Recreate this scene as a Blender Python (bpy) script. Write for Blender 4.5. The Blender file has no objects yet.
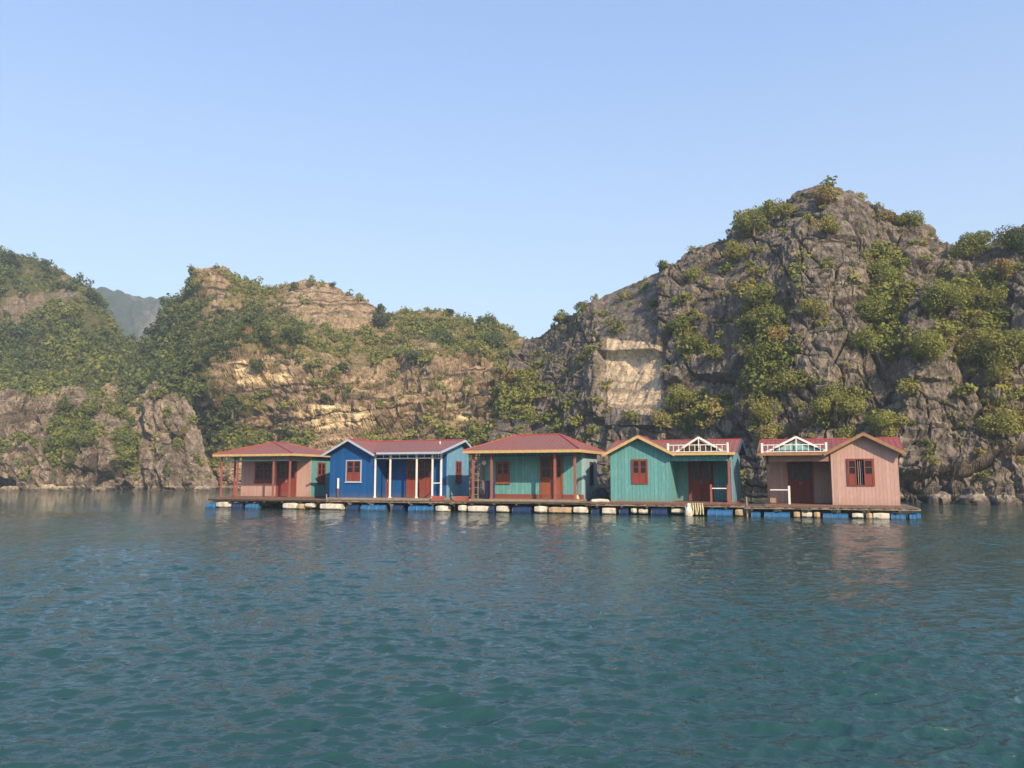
import bpy, math, random
import numpy as np
from mathutils import Vector, Matrix
R = math.radians
random.seed(7)
scene = bpy.context.scene
col = scene.collection

# ------------------------------------------------------------------ camera
F = 800.0; CH = 2.0; PT = math.atan(93 / F)
SP, CP = math.sin(PT), math.cos(PT)
cd = bpy.data.cameras.new('camera'); cam = bpy.data.objects.new('camera', cd); col.objects.link(cam)
cd.sensor_width = 36; cd.lens = 36 * F / 1024; cd.clip_start = .1; cd.clip_end = 5000
cam.location = (0, 0, CH); cam.rotation_euler = (math.pi / 2 + PT, 0, 0)
scene.camera = cam

def at(u, v, Y):
    x = (u - 512) / F; y = (384 - v) / F
    dx, dy, dz = x, CP - y * SP, SP + y * CP
    k = Y / dy
    return np.array((dx * k, Y, CH + dz * k))

def proj(P):
    X, Y, Z = P[..., 0], P[..., 1], P[..., 2] - CH
    w = Y * CP + Z * SP
    return 512 + F * X / w, 384 - F * (-Y * SP + Z * CP) / w

# ------------------------------------------------------------------ tags
def tag(o, label=None, cat=None, group=None, kind=None):
    if label: o['label'] = label
    if cat: o['category'] = cat
    if group: o['group'] = group
    if kind: o['kind'] = kind
    return o

def thing(name, label, cat, loc=(0, 0, 0), rz=0, group=None):
    o = bpy.data.objects.new(name, None); col.objects.link(o)
    o.empty_display_size = .3
    o.location = loc; o.rotation_euler = (0, 0, rz)
    return tag(o, label, cat, group)

# ------------------------------------------------------------------ node helpers
class NT:
    def __init__(s, name):
        s.m = bpy.data.materials.new(name); s.m.use_nodes = True
        s.t = s.m.node_tree; s.t.nodes.clear()
        s.out = s.n('ShaderNodeOutputMaterial')
    def n(s, typ, **kw):
        nd = s.t.nodes.new(typ)
        for k, v in kw.items(): setattr(nd, k, v)
        return nd
    def l(s, a, b): s.t.links.new(a, b)
    def val(s, sock, v):
        if hasattr(v, 'is_output'): s.l(v, sock)
        else: sock.default_value = v
    def noise(s, vec, scale, detail=4, rough=.55, dist=0):
        nd = s.n('ShaderNodeTexNoise'); s.l(vec, nd.inputs['Vector'])
        nd.inputs['Scale'].default_value = scale; nd.inputs['Detail'].default_value = detail
        nd.inputs['Roughness'].default_value = rough; nd.inputs['Distortion'].default_value = dist
        return nd.outputs['Fac']
    def ramp(s, fac, pts):
        nd = s.n('ShaderNodeValToRGB'); s.l(fac, nd.inputs[0])
        e = nd.color_ramp.elements
        while len(e) < len(pts): e.new(.5)
        for i, (p, c) in enumerate(pts):
            e[i].position = p
            e[i].color = (c, c, c, 1) if isinstance(c, (int, float)) else (*c, 1)
        return nd.outputs[0]
    def mix(s, f, a, b, mode='MIX'):
        nd = s.n('ShaderNodeMix', data_type='RGBA', blend_type=mode)
        s.val(nd.inputs[0], f)
        for i, v in ((6, a), (7, b)):
            if isinstance(v, tuple): v = (*v, 1)
            s.val(nd.inputs[i], v)
        return nd.outputs[2]
    def math(s, op, a, b=0, c=0):
        nd = s.n('ShaderNodeMath', operation=op)
        s.val(nd.inputs[0], a); s.val(nd.inputs[1], b); s.val(nd.inputs[2], c)
        return nd.outputs[0]
    def obj(s, scale=(1, 1, 1), rot=(0, 0, 0), src='Object'):
        tc = s.n('ShaderNodeTexCoord'); mp = s.n('ShaderNodeMapping')
        s.l(tc.outputs[src], mp.inputs[0])
        mp.inputs['Scale'].default_value = scale; mp.inputs['Rotation'].default_value = rot
        return mp.outputs[0]
    def attr(s, name):
        nd = s.n('ShaderNodeAttribute', attribute_name=name); return nd.outputs['Fac']
    def bump(s, h, strength=.5, dist=.05, normal=None):
        nd = s.n('ShaderNodeBump'); s.l(h, nd.inputs['Height'])
        nd.inputs['Strength'].default_value = strength; nd.inputs['Distance'].default_value = dist
        if normal is not None: s.l(normal, nd.inputs['Normal'])
        return nd.outputs[0]
    def bsdf(s, color, rough=.8, spec=.3, normal=None, metal=0):
        b = s.n('ShaderNodeBsdfPrincipled')
        if isinstance(color, tuple): color = (*color, 1)
        s.val(b.inputs['Base Color'], color)
        s.val(b.inputs['Roughness'], rough)
        b.inputs['Specular IOR Level'].default_value = spec
        b.inputs['Metallic'].default_value = metal
        if normal is not None: s.l(normal, b.inputs['Normal'])
        s.l(b.outputs[0], s.out.inputs[0])
        return b

def painted(name, c, rough=.6, axis='x', board=.2, wear=.35, groove=.6, fade=(.6, .55, .5)):
    """painted planks: grooves between boards, board to board variation, worn patches"""
    t = NT(name)
    v = t.obj()
    sx = t.n('ShaderNodeSeparateXYZ'); t.l(v, sx.inputs[0])
    if axis == 'xy': co = t.math('ADD', sx.outputs[0], sx.outputs[1])
    elif axis == 'z': co = sx.outputs[2]
    else: co = sx.outputs[0]
    b = t.math('DIVIDE', co, board)
    fr = t.math('FRACT', b); fl = t.math('FLOOR', b)
    wn = t.n('ShaderNodeTexWhiteNoise', noise_dimensions='1D'); t.l(fl, wn.inputs['W'])
    g = t.math('ABSOLUTE', t.math('SUBTRACT', fr, .5))
    gr = t.ramp(g, [(.0, 1.), (.42, 1.), (.49, 0.)])
    base = t.mix(t.math('MULTIPLY', wn.outputs[0], .45), c, tuple(x * .62 for x in c))
    vs = t.obj((3, 3, .7)) if axis != 'z' else t.obj((.7, 3, 3))
    n1 = t.ramp(t.noise(vs, 2.2, 6, .65), [(.52, 0.), (.78, 1.)])
    base = t.mix(t.math('MULTIPLY', n1, wear), base, tuple(min(1, x * .5 + f * .5) for x, f in zip(c, fade)))
    n2 = t.ramp(t.noise(vs, 5, 5, .7), [(.35, 1.), (.6, 0.)])
    base = t.mix(t.math('MULTIPLY', n2, wear * .6), base, tuple(x * .5 for x in c))
    base = t.mix(t.math('MULTIPLY', t.math('SUBTRACT', 1., gr), groove), base, tuple(x * .25 for x in c))
    # splash dirt near the deck
    dz = t.ramp(t.math('ADD', sx.outputs[2], t.math('MULTIPLY', t.noise(v, 3, 3), .5)), [(.25, 1.), (.75, 0.)])
    base = t.mix(t.math('MULTIPLY', dz, .35), base, (.16, .12, .09))
    nm = t.bump(gr, .6, .012)
    t.bsdf(base, rough, .3, nm)
    return t.m

def plain(name, c, rough=.6, var=.4, scale=4, spec=.3, bump=.2, c2=None, wl=False):
    t = NT(name); v = t.obj()
    n = t.noise(v, scale, 6, .65)
    c2 = c2 or tuple(x * .45 for x in c)
    base = t.mix(t.math('MULTIPLY', t.ramp(n, [(.4, 0.), (.7, 1.)]), var), c, c2)
    if wl:      # weed and slime near the water
        g = t.n('ShaderNodeNewGeometry'); sz = t.n('ShaderNodeSeparateXYZ'); t.l(g.outputs['Position'], sz.inputs[0])
        w = t.ramp(t.math('ADD', sz.outputs[2], t.math('MULTIPLY', t.math('SUBTRACT', n, .5), .5)), [(-.02, 1.), (.07, 0.)])
        base = t.mix(t.math('MULTIPLY', w, .85), base, (.035, .045, .02))
    t.bsdf(base, rough, spec, t.bump(t.noise(v, scale * 5, 4), bump, .01))
    return t.m

def roof_mat(name, c, c2):
    t = NT(name); v = t.obj()
    sx = t.n('ShaderNodeSeparateXYZ'); t.l(t.n('ShaderNodeUVMap').outputs[0], sx.inputs[0])
    fr = t.math('FRACT', t.math('MULTIPLY', sx.outputs[0], 1 / .25))
    rib = t.ramp(t.math('ABSOLUTE', t.math('SUBTRACT', fr, .5)), [(0., 0.), (.34, 0.), (.44, 1.), (.5, 1.)])
    sh = t.math('FLOOR', t.math('MULTIPLY', sx.outputs[0], 1 / 1.0))
    wn = t.n('ShaderNodeTexWhiteNoise', noise_dimensions='1D'); t.l(sh, wn.inputs['W'])
    base = t.mix(t.math('MULTIPLY', wn.outputs[0], .6), c, c2)
    n1 = t.ramp(t.noise(v, 1.1, 6, .65), [(.42, 0.), (.7, 1.)])
    base = t.mix(t.math('MULTIPLY', n1, .8), base, c2)
    n2 = t.ramp(t.noise(v, 3.5, 6, .7), [(.54, 0.), (.66, 1.)])
    base = t.mix(t.math('MULTIPLY', n2, .8), base, (.13, .06, .04))
    base = t.mix(t.math('MULTIPLY', rib, .4), base, tuple(x * .45 for x in c))
    t.bsdf(base, .55, .35, t.bump(rib, .8, .02))
    return t.m

M = {}
M['pink'] = painted('pink_paint', (.45, .285, .24), wear=.5, groove=.3, board=.17, axis='xy')
M['teal'] = painted('teal_paint', (.11, .305, .30), axis='xy', wear=.6, fade=(.4, .6, .55))
M['teal_pale'] = painted('pale_teal_paint', (.22, .42, .42), axis='xy', wear=.5, fade=(.6, .65, .65))
M['sky_pale'] = painted('pale_sky_paint', (.30, .43, .46), axis='xy', wear=.5, fade=(.6, .65, .65))
M['slate'] = painted('slate_blue_paint', (.15, .29, .36), axis='xy', wear=.5, fade=(.4, .5, .55))
M['blue'] = painted('blue_paint', (.005, .075, .24), axis='xy', wear=.25, fade=(.1, .25, .5))
M['blue_pale'] = painted('pale_blue_paint', (.15, .33, .48), axis='xy', wear=.7, fade=(.4, .55, .65))
M['maroon'] = painted('maroon_paint', (.21, .045, .032), board=.12, groove=.3, wear=.3, fade=(.4, .2, .15), axis='xy')
M['brown'] = painted('brown_stain', (.25, .075, .035), board=.12, groove=.3, wear=.3, fade=(.4, .25, .15), axis='xy')
M['post_red'] = plain('red_post_paint', (.25, .09, .07))
M['white'] = plain('white_paint', (.68, .67, .62), var=.3, c2=(.4, .36, .3))
M['tan'] = plain('tan_fascia_paint', (.50, .34, .15), var=.5)
M['pinkbeam'] = plain('brown_pink_beam', (.27, .16, .125), var=.4)
M['darktan'] = plain('brown_fascia_paint', (.28, .16, .08), var=.5)
M['greyblue'] = plain('grey_blue_trim', (.34, .42, .50), var=.3)
M['tealtrim'] = plain('teal_trim', (.13, .38, .33), var=.3)
M['roof'] = roof_mat('red_metal_roof', (.26, .085, .06), (.19, .095, .075))
M['roofdark'] = roof_mat('dark_red_tin_roof', (.27, .06, .055), (.20, .07, .06))
M['cap'] = plain('ridge_cap_metal', (.30, .06, .055), var=.5)
M['glass'] = plain('dark_glass', (.010, .013, .016), rough=.25, spec=.35, bump=0)
M['dark'] = plain('dark_board', (.05, .035, .03))
M['dkbluewood'] = plain('dark_blue_trim', (.02, .07, .13))
M['deck'] = painted('weathered_deck_boards', (.17, .135, .10), board=.16, axis='x', groove=.8, wear=.6, fade=(.35, .3, .25))
M['deckred'] = painted('reddish_deck_boards', (.20, .075, .055), board=.16, axis='x', groove=.8, wear=.5)
M['beam'] = plain('weathered_beam', (.27, .22, .16), var=.6)
M['darkbeam'] = plain('wet_dark_beam', (.09, .07, .05), var=.6)
M['drum'] = plain('blue_plastic_drum', (.012, .11, .30), rough=.45, spec=.4, c2=(.05, .11, .16), var=.8, scale=3, wl=True)
M['drumdark'] = plain('navy_plastic_drum', (.012, .03, .085), rough=.45, spec=.45, var=.3)
M['foam'] = plain('white_foam', (.60, .57, .48), var=.9, scale=3, c2=(.26, .22, .15), rough=.9, wl=True)
M['foamtan'] = plain('stained_foam', (.42, .31, .19), var=.8, scale=3, rough=.9, wl=True)
M['rope'] = plain('yellowed_rope', (.50, .46, .28), var=.5, scale=12, rough=.95)
M['crate'] = plain('faded_red_plastic', (.34, .10, .07), var=.4)
M['tarp'] = plain('dark_tarpaulin', (.02, .03, .045), rough=.5)
M['metal'] = plain('dull_metal', (.35, .33, .3), rough=.4, var=.3)

# ------------------------------------------------------------------ small mesh builder
class MB:
    def __init__(s, f=None):
        s.v = []; s.f = []; s.uv = {}; s.fn = f or (lambda p: p)
    def add(s, vs, fs):
        k = len(s.v); s.v += [tuple(s.fn(p)) for p in vs]; s.f += [tuple(i + k for i in q) for q in fs]
    def box(s, x0, x1, y0, y1, z0, z1, ch=0):
        if x1 < x0: x0, x1 = x1, x0
        if y1 < y0: y0, y1 = y1, y0
        s.add([(x, y, z) for z in (z0, z1) for y in (y0, y1) for x in (x0, x1)],
              [(0, 2, 3, 1), (4, 5, 7, 6), (0, 1, 5, 4), (2, 6, 7, 3), (0, 4, 6, 2), (1, 3, 7, 5)])
    def bar(s, p, q, w, h=None):
        h = h or w
        p, q = Vector(p), Vector(q); d = (q - p).normalized()
        up = Vector((0, 0, 1)) if abs(d.z) < .95 else Vector((0, 1, 0))
        a = d.cross(up).normalized() * w / 2; b = a.cross(d).normalized() * h / 2
        s.add([p - a - b, p + a - b, p + a + b, p - a + b, q - a - b, q + a - b, q + a + b, q - a + b],
              [(0, 3, 2, 1), (4, 5, 6, 7), (0, 1, 5, 4), (1, 2, 6, 5), (2, 3, 7, 6), (3, 0, 4, 7)])
    def slab(s, poly, th):
        """polygon (ccw from above) with thickness below"""
        P = [Vector(p) for p in poly]
        n = (P[1] - P[0]).cross(P[2] - P[1]).normalized()
        if n.z < 0: P.reverse(); n = -n
        k = len(P); Q = [p - n * th for p in P]
        base = len(s.f)
        s.add(P + Q, [tuple(range(k)), tuple(range(2 * k - 1, k - 1, -1))] + [(i, i + k, (i + 1) % k + k, (i + 1) % k) for i in range(k)])
        # uv: distance along the eave direction
        hz = Vector((0, 0, 1)).cross(n)
        e = hz.normalized() if hz.length > 1e-4 else Vector((1, 0, 0))
        g = n.cross(e)
        for fi in range(base, len(s.f)):
            s.uv[fi] = (e, g)
    def tube(s, pts, r, n=8, cap=True):
        pts = [Vector(p) for p in pts]; rings = []
        vs = []; fs = []
        for i, p in enumerate(pts):
            d = (pts[min(i + 1, len(pts) - 1)] - pts[max(i - 1, 0)]).normalized()
            up = Vector((0, 0, 1)) if abs(d.z) < .9 else Vector((1, 0, 0))
            a = d.cross(up).normalized(); b = a.cross(d)
            rr = r[i] if isinstance(r, (list, tuple)) else r
            for k in range(n):
                t = 2 * math.pi * k / n
                vs.append(p + a * math.cos(t) * rr + b * math.sin(t) * rr)
        for i in range(len(pts) - 1):
            for k in range(n):
                fs.append((i * n + k, i * n + (k + 1) % n, (i + 1) * n + (k + 1) % n, (i + 1) * n + k))
        if cap:
            fs.append(tuple(range(n - 1, -1, -1))); m = (len(pts) - 1) * n
            fs.append(tuple(range(m, m + n)))
        s.add(vs, fs)
    def build(s, name, mat, parent=None, smooth=False, bevel=0):
        me = bpy.data.meshes.new(name); me.from_pydata(s.v, [], s.f)
        if s.uv:
            ul = me.uv_layers.new(name='UVMap')
            for p in me.polygons:
                if p.index in s.uv:
                    e, g = s.uv[p.index]
                    for li in p.loop_indices:
                        c = me.vertices[me.loops[li].vertex_index].co
                        ul.data[li].uv = (c.dot(e) + 50, c.dot(g) + 50)
        me.materials.append(mat)
        me.validate(); me.update()
        if smooth:
            me.shade_smooth()
        o = bpy.data.objects.new(name, me); col.objects.link(o); o.parent = parent
        if bevel:
            b = o.modifiers.new('bevel', 'BEVEL'); b.width = bevel; b.segments = 2; b.limit_method = 'ANGLE'
        return o

# ------------------------------------------------------------------ raft frame
OX, OY = -19.9, 52.8
TH = math.atan2(14.7, 39.3)
CT, ST = math.cos(TH), math.sin(TH)
def W(s, d, z=0): return (OX + s * CT + d * ST, OY - s * ST + d * CT, z)
def S(u, d, z=1.5):
    """distance along the raft line at which column u is met, d metres behind the front edge"""
    k = (u - 512) / F
    # X = k*(Y*CP+(z-CH)*SP)
    X0, Y0 = OX + d * ST, OY + d * CT
    # X0 + s*CT = k*((Y0 - s*ST)*CP + (z-CH)*SP)
    return (k * (Y0 * CP + (z - CH) * SP) - X0) / (CT + k * ST * CP)
def ZV(u, v, d):
    """height of the point seen at u,v if it is d metres behind the front edge"""
    s = S(u, d); w = W(s, d); return float(at(u, v, w[1])[2])

# openings --------------------------------------------------------------
def wall_x(mb, x0, x1, y0, y1, z0, z1, ops=()):
    """wall along x with rectangular openings (xa,xb,za,zb)"""
    ops = sorted(ops); x = x0
    for (a, b, c, d) in ops:
        if a > x: mb.box(x, a, y0, y1, z0, z1)
        if c > z0: mb.box(a, b, y0, y1, z0, c)
        if d < z1: mb.box(a, b, y0, y1, d, z1)
        x = b
    if x < x1: mb.box(x, x1, y0, y1, z0, z1)

def front(yw): return lambda p: (p[0], yw - p[1], p[2])
def right(xw): return lambda p: (xw + p[1], p[0], p[2])

def shutter_leaf(mb, gl, a0, a1, z0, z1, o, split=.42, cols=1, rows=2):
    """panelled lower part, glazed upper part; mb frame, gl panes; a = along, o = outward"""
    w = .055; zs = z0 + (z1 - z0) * split
    mb.box(a0, a0 + w, o, o + .045, z0, z1); mb.box(a1 - w, a1, o, o + .045, z0, z1)
    for z in (z0, zs - w / 2, z1 - w): mb.box(a0 + w, a1 - w, o, o + .043, z, z + w)
    mb.box(a0 + w, a1 - w, o + .008, o + .026, z0 + w, zs - w / 2)
    zt0, zt1 = zs + w / 2, z1 - w; h = (zt1 - zt0) / rows
    for r in range(1, rows): mb.box(a0 + w, a1 - w, o + .004, o + .038, zt0 + r * h - .017, zt0 + r * h + .017)
    cw = (a1 - a0 - 2 * w) / cols
    for c in range(1, cols): mb.box(a0 + w + c * cw - .015, a0 + w + c * cw + .015, o + .004, o + .036, zt0, zt1)
    gl.box(a0 + w, a1 - w, o + .010, o + .018, zt0, zt1)

def window(parent, fn, a0, a1, z0, z1, mat, trim=None, sill=True, split=.42, cols=1, rows=2):
    m = MB(fn); w = .05
    m.box(a0 - w, a0, -.08, .055, z0 - w, z1 + w); m.box(a1, a1 + w, -.08, .055, z0 - w, z1 + w)
    m.box(a0, a1, -.08, .053, z1, z1 + w); m.box(a0, a1, -.08, .053, z0 - w, z0)
    wo = m.build('window', trim or mat, parent)
    mid = (a0 + a1) / 2
    for (b0, b1) in ((a0 + .004, mid - .004), (mid + .004, a1 - .004)):
        s = MB(fn); g = MB(fn)
        shutter_leaf(s, g, b0, b1, z0 + .004, z1 - .004, 0, split, cols, rows)
        s.build('shutter', mat, wo); g.build('pane', M['glass'], wo)
    if sill:
        s = MB(fn); s.box(a0 - .1, a1 + .1, .0, .10, z0 - w - .045, z0 - w - .003); s.build('sill', trim or mat, wo)
    return wo

def double_door(parent, fn, a0, a1, z0, z1, mat, leaves=2, split=.52, cols=2, rows=2):
    m = MB(fn); w = .07
    m.box(a0 - w, a0, -.08, .06, z0, z1 + w); m.box(a1, a1 + w, -.08, .06, z0, z1 + w); m.box(a0, a1, -.08, .058, z1, z1 + w)
    do = m.build('door', mat, parent)
    st = (a1 - a0) / leaves
    for i in range(leaves):
        b0 = a0 + i * st + .004; b1 = a0 + (i + 1) * st - .004
        s = MB(fn); g = MB(fn)
        shutter_leaf(s, g, b0, b1, z0 + .01, z1 - .004, 0, split, cols, rows)
        s.build('door_leaf', mat, do); g.build('pane', M['glass'], do)
        h = MB(fn); hx = b1 - .04 if i % 2 == 0 else b0 + .04
        h.bar((hx, .05, z0 + .95), (hx, .05, z0 + 1.12), .025); h.bar((hx, .04, z0 + 1.03), (hx, .055, z0 + 1.03), .03)
        h.build('handle', M['metal'], do)
    return do

def post(parent, x, y, z0, z1, mat, w=.11):
    m = MB(); m.box(x - w / 2, x + w / 2, y - w / 2, y + w / 2, z0, z1)
    m.box(x - w * .72, x + w * .72, y - w * .72, y + w * .72, z0 + .002, z0 + .09)
    m.box(x - w * .7, x + w * .7, y - w * .7, y + w * .7, z1 - .1, z1 - .03)
    return m.build('post', mat, parent, bevel=.008)

def frieze(parent, p, q, z0, z1, mat, step=.22, w=.045, name='frieze'):
    """two rails with short uprights between"""
    m = MB(); p, q = Vector(p), Vector(q); L = (q - p).length; n = max(2, int(L / step))
    m.bar(p + Vector((0, 0, z0)), q + Vector((0, 0, z0)), w * 1.3, w * 1.3)
    m.bar(p + Vector((0, 0, z1)), q + Vector((0, 0, z1)), w * 1.2)
    for i in range(n + 1):
        a = p.lerp(q, i / n); m.bar(a + Vector((0, 0, z0)), a + Vector((0, 0, z1)), w * .8)
    return m.build(name, mat, parent)

def ridge_cap(parent, segs, r=.07):
    m = MB()
    for p, q in segs:
        p, q = Vector(p), Vector(q)
        m.tube([p + Vector((0, 0, .01)), q + Vector((0, 0, .01))], r, 8)
    return m.build('ridge_cap', M['cap'], parent, smooth=False)

def gable_fascia(parent, xl, zl, xc, zc, xr, zr, y, mat, w=.16):
    m = MB()
    m.bar((xl, y, zl), (xc, y, zc), .05, w); m.bar((xc, y + .003, zc), (xr, y + .003, zr), .05, w)
    return m.build('fascia', mat, parent)

def house_root(label, cat, s0, d0, z, **k):
    return thing('float_house', label, cat, W(s0, d0, z), -TH, group='float houses moored in a row')

# ================================================================== HOUSE 1
def house1():
    z = .62; d0 = .5
    s0 = S(221, d0); X = lambda u, d: S(u, d0 + d) - s0
    h = house_root('small pink walled floating house with hip roof and open porch, leftmost of the row', 'house', s0, d0, z)
    pd = 1.95; yb = 4.5
    xr = X(310, pd); xl = X(241, pd); zE = 2.74; 
    pf = MB(); pf.box(-.15, xr + .1, -.12, yb + .1, .003, .10); pf.build('plinth', M['deckred'], h)
    z0 = .10
    # front wall with openings
    wx0, wx1 = X(255.5, pd), X(272, pd); dx0, dx1 = X(277.5, pd), X(295.5, pd)
    m = MB(); wall_x(m, xl, xr, pd, pd + .1, z0, zE, [(wx0, wx1, z0 + .95, z0 + 2.25), (dx0, dx1, z0, z0 + 2.25)])
    m.box(xl, xl + .1, pd + .1, yb, z0, zE)
    m.box(xl + .1, xr - .1, yb - .1, yb, z0, zE)
    m.build('wall', M['pink'], h)
    m = MB(); m.box(xr - .1, xr, pd + .1, yb, z0, zE); m.build('side_wall', M['teal'], h)
    window(h, front(pd), wx0, wx1, z0 + .95, z0 + 2.25, M['maroon'], cols=2, rows=3, split=.1)
    double_door(h, front(pd), dx0, dx1, z0 + .003, z0 + 2.25, M['maroon'])
    window(h, right(xr), pd + .85, pd + 1.65, z0 + .9, z0 + 2.2, M['maroon'])
    # posts
    P = [(.0, 0), (X(237, 0), 0), (X(273, 0), 0), (X(289.5, 0), 0), (.0, 1.3)]
    for (x, y) in P: post(h, x, y, z0, zE, M['post_red'], .1)
    xe = X(289.5, 0)
    fr = MB(); fr.bar((-.05, 0, zE + .05), (xe + .05, 0, zE + .05), .1); fr.bar((0, .06, zE + .05), (0, yb, zE + .05), .1)
    fr.bar((xe, .06, zE + .05), (xe, pd, zE + .05), .1); fr.build('porch_beam', M['post_red'], h)
    frieze(h, (.06, -.02, 0), (xe - .06, -.02, 0), zE - .30, zE - .04, M['tealtrim'])
    frieze(h, (xe + .02, .08, 0), (xe + .02, pd, 0), zE - .30, zE - .04, M['tealtrim'])
    # hip roof, ridge running back
    ex0, ex1, ey0, ey1 = -.40, xr + .32, -.40, yb + .35
    ze = zE + .12; cx = (ex0 + ex1) / 2; zr = ze + .82; ry0, ry1 = ey0 + 2.1, ey1 - 1.6
    A, B, Cc, D = (ex0, ey0, ze), (ex1, ey0, ze), (ex1, ey1, ze), (ex0, ey1, ze)
    P1, P2 = (cx, ry0, zr), (cx, ry1, zr)
    m = MB(); m.slab([A, B, P1], .04); m.slab([B, Cc, P2, P1], .04); m.slab([Cc, D, P2], .04); m.slab([D, A, P1, P2], .04)
    m.build('roof', M['roof'], h)
    ridge_cap(h, [(P1, P2), (A, P1), (B, P1), (Cc, P2), (D, P2)], .05)
    f = MB(); f.box(ex0 - .02, ex1 + .02, ey0 - .045, ey0 - .005, ze - .15, ze - .01); f.box(ex1 + .005, ex1 + .045, ey0, ey1, ze - .15, ze - .01)
    f.box(ex0 - .045, ex0 - .005, ey0, ey1, ze - .15, ze - .01); f.box(ex0 - .02, ex1 + .02, ey1 + .005, ey1 + .045, ze - .15, ze - .01)
    f.build('fascia', M['tan'], h)
    return h
house1()

# ================================================================== HOUSE 2
def house2():
    z = .62; d0 = .55
    s0 = S(329.5, d0); X = lambda u, d: S(u, d0 + d) - s0
    h = house_root('deep blue floating house with red roof, white porch posts and front gable on its left', 'house', s0, d0, z)
    bx = X(372.3, 0); pd = 1.7; yb = 4.9
    xr = X(448, pd) ; zE = 2.80; xc = bx / 2
    pf = MB(); pf.box(-.1, xr + .1, -.1, yb + .1, .003, .12); pf.build('plinth', M['beam'], h)
    z0 = .12; zr = zE + .90
    # gable box
    wx0, wx1 = X(346.5, 0), X(360.5, 0)
    m = MB(); wall_x(m, 0, bx, 0, .1, z0, zE, [(wx0, wx1, z0 + 1.0, z0 + 2.25)])
    m.add([(0, 0, zE), (bx, 0, zE), (xc, 0, zr - .05), (0, .1, zE), (bx, .1, zE), (xc, .1, zr - .05)],
          [(0, 1, 2), (3, 5, 4), (0, 2, 5, 3), (1, 4, 5, 2)])
    m.box(0, .1, .1, yb, z0, zE); m.box(bx - .1, bx, .1, pd, z0, zE); m.box(.1, xr, yb - .1, yb, z0, zE)
    d1a, d1b = X(382.5, pd), X(388.5, pd); d2a, d2b = X(407.5, pd), X(431, pd)
    wall_x(m, bx, xr - .1, pd, pd + .1, z0, zE, [(d1a, d1b, z0, z0 + 2.3), (d2a, d2b, z0, z0 + 2.3)])
    m.build('wall', M['blue'], h)
    # right side wall with gable
    ym = (pd - .35 + yb) / 2 + .25
    m = MB(); m.box(xr - .1, xr, pd, yb, z0, zE)
    m.add([(xr - .1, pd - .6, zE), (xr - .1, yb, zE), (xr - .1, ym, zr - .05), (xr, pd - .6, zE), (xr, yb, zE), (xr, ym, zr - .05)],
          [(0, 1, 2), (3, 5, 4), (0, 2, 5, 3), (1, 4, 5, 2), (0, 3, 4, 1)])
    m.build('side_wall', M['blue_pale'], h)
    window(h, front(0), wx0, wx1, z0 + 1.0, z0 + 2.25, M['maroon'], trim=M['greyblue'])
    double_door(h, front(pd), d1a, d1b, z0 + .003, z0 + 2.3, M['maroon'], leaves=1)
    double_door(h, front(pd), d2a, d2b, z0 + .003, z0 + 2.3, M['maroon'])
    window(h, right(xr), pd + 1.15, pd + 1.85, z0 + 1.0, z0 + 2.2, M['maroon'])
    # porch posts
    y0 = .15
    for u in (375, 390, 416.5, 432.3): post(h, X(u, y0), y0, .003 + .12, zE - .02, M['white'], .09)
    post(h, X(432.3, y0), y0 + 1.2, z0, zE - .02, M['white'], .1)
    xe = X(432.3, y0)
    b = MB(); b.bar((bx + .02, y0 + .001, zE + .02), (xr + .0, y0 + .001, zE + .02), .09); b.bar((xe, y0 + .05, zE - .01), (xe, pd, zE - .01), .08)
    b.bar((bx, y0 - .003, zE - .30), (xe, y0 - .003, zE - .30), .06)
    b.bar((xe + .003, y0, zE - .30), (xe + .003, y0 + 1.2, zE - .30), .06); b.bar((xe, y0, z0 + .9), (xe, y0 + 1.2, z0 + .9), .06)
    b.build('porch_beam', M['white'], h)
    m = MB()
    n = 7
    for i in range(n + 1):
        xx = bx + .1 + (xe - bx - .1) * i / n; m.bar((xx, y0 - .001, zE - .30), (xx, y0 - .001, zE), .04)
    for i in range(1, 4): m.bar((xe + .002, y0 + .4 * i, zE - .30), (xe + .002, y0 + .4 * i, zE), .04)
    m.bar((bx + .1, y0 - .001, zE - .10), (xe, y0 - .001, zE - .10), .025); m.bar((xe + .002, y0, zE - .1), (xe + .002, y0 + 1.2, zE - .1), .025)
    m.build('frieze', M['white'], h)
    # roof: main ridge along x, cross gable in front
    ey0, ey1 = -.2, yb + .35; ze = zE + .06; slope = (zr - ze) / (ym - ey0)
    x0, x1 = -.35, xr + .38
    m = MB(); yi = .35; zi = ze + slope * (yi - ey0); m.slab([(bx, ey0, ze), (x1, ey0, ze), (x1, ym, zr), (bx, ym, zr)], .04)
    m.slab([(x0, yi, zi), (bx - .004, yi, zi), (bx - .004, ym, zr), (x0, ym, zr)], .04)
    m.slab([(x1, ey1, ze), (x0, ey1, ze), (x0, ym, zr), (x1, ym, zr)], .04)
    gz = zr - .012; gy = -.42; gl = -.30; gr = bx + .30; ge = zE - .06
    m.slab([(xc, gy, gz), (gl, gy, ge), (gl, ym, ge), (xc, ym, gz)], .04)
    m.slab([(xc, gy, gz), (xc, ym, gz), (gr, ym, ge), (gr, gy, ge)], .04)
    m.build('roof', M['roof'], h)
    ridge_cap(h, [((x0, ym, zr), (x1, ym, zr)), ((xc, gy, gz), (xc, ym, gz))], .05)
    gable_fascia(h, gl - .05, ge - .07, xc, gz - .05, gr + .05, ge - .07, gy - .03, M['greyblue'], .12)
    f = MB(); f.box(gr + .06, x1, ey0 - .045, ey0 - .004, ze - .12, ze)
    f.bar((x1 + .03, ey0, ze - .05), (x1 + .03, ym, zr - .05), .04, .13); f.bar((x1 + .03, ey1, ze - .05), (x1 + .033, ym, zr - .05), .04, .13)
    f.build('fascia', M['greyblue'], h)
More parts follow.
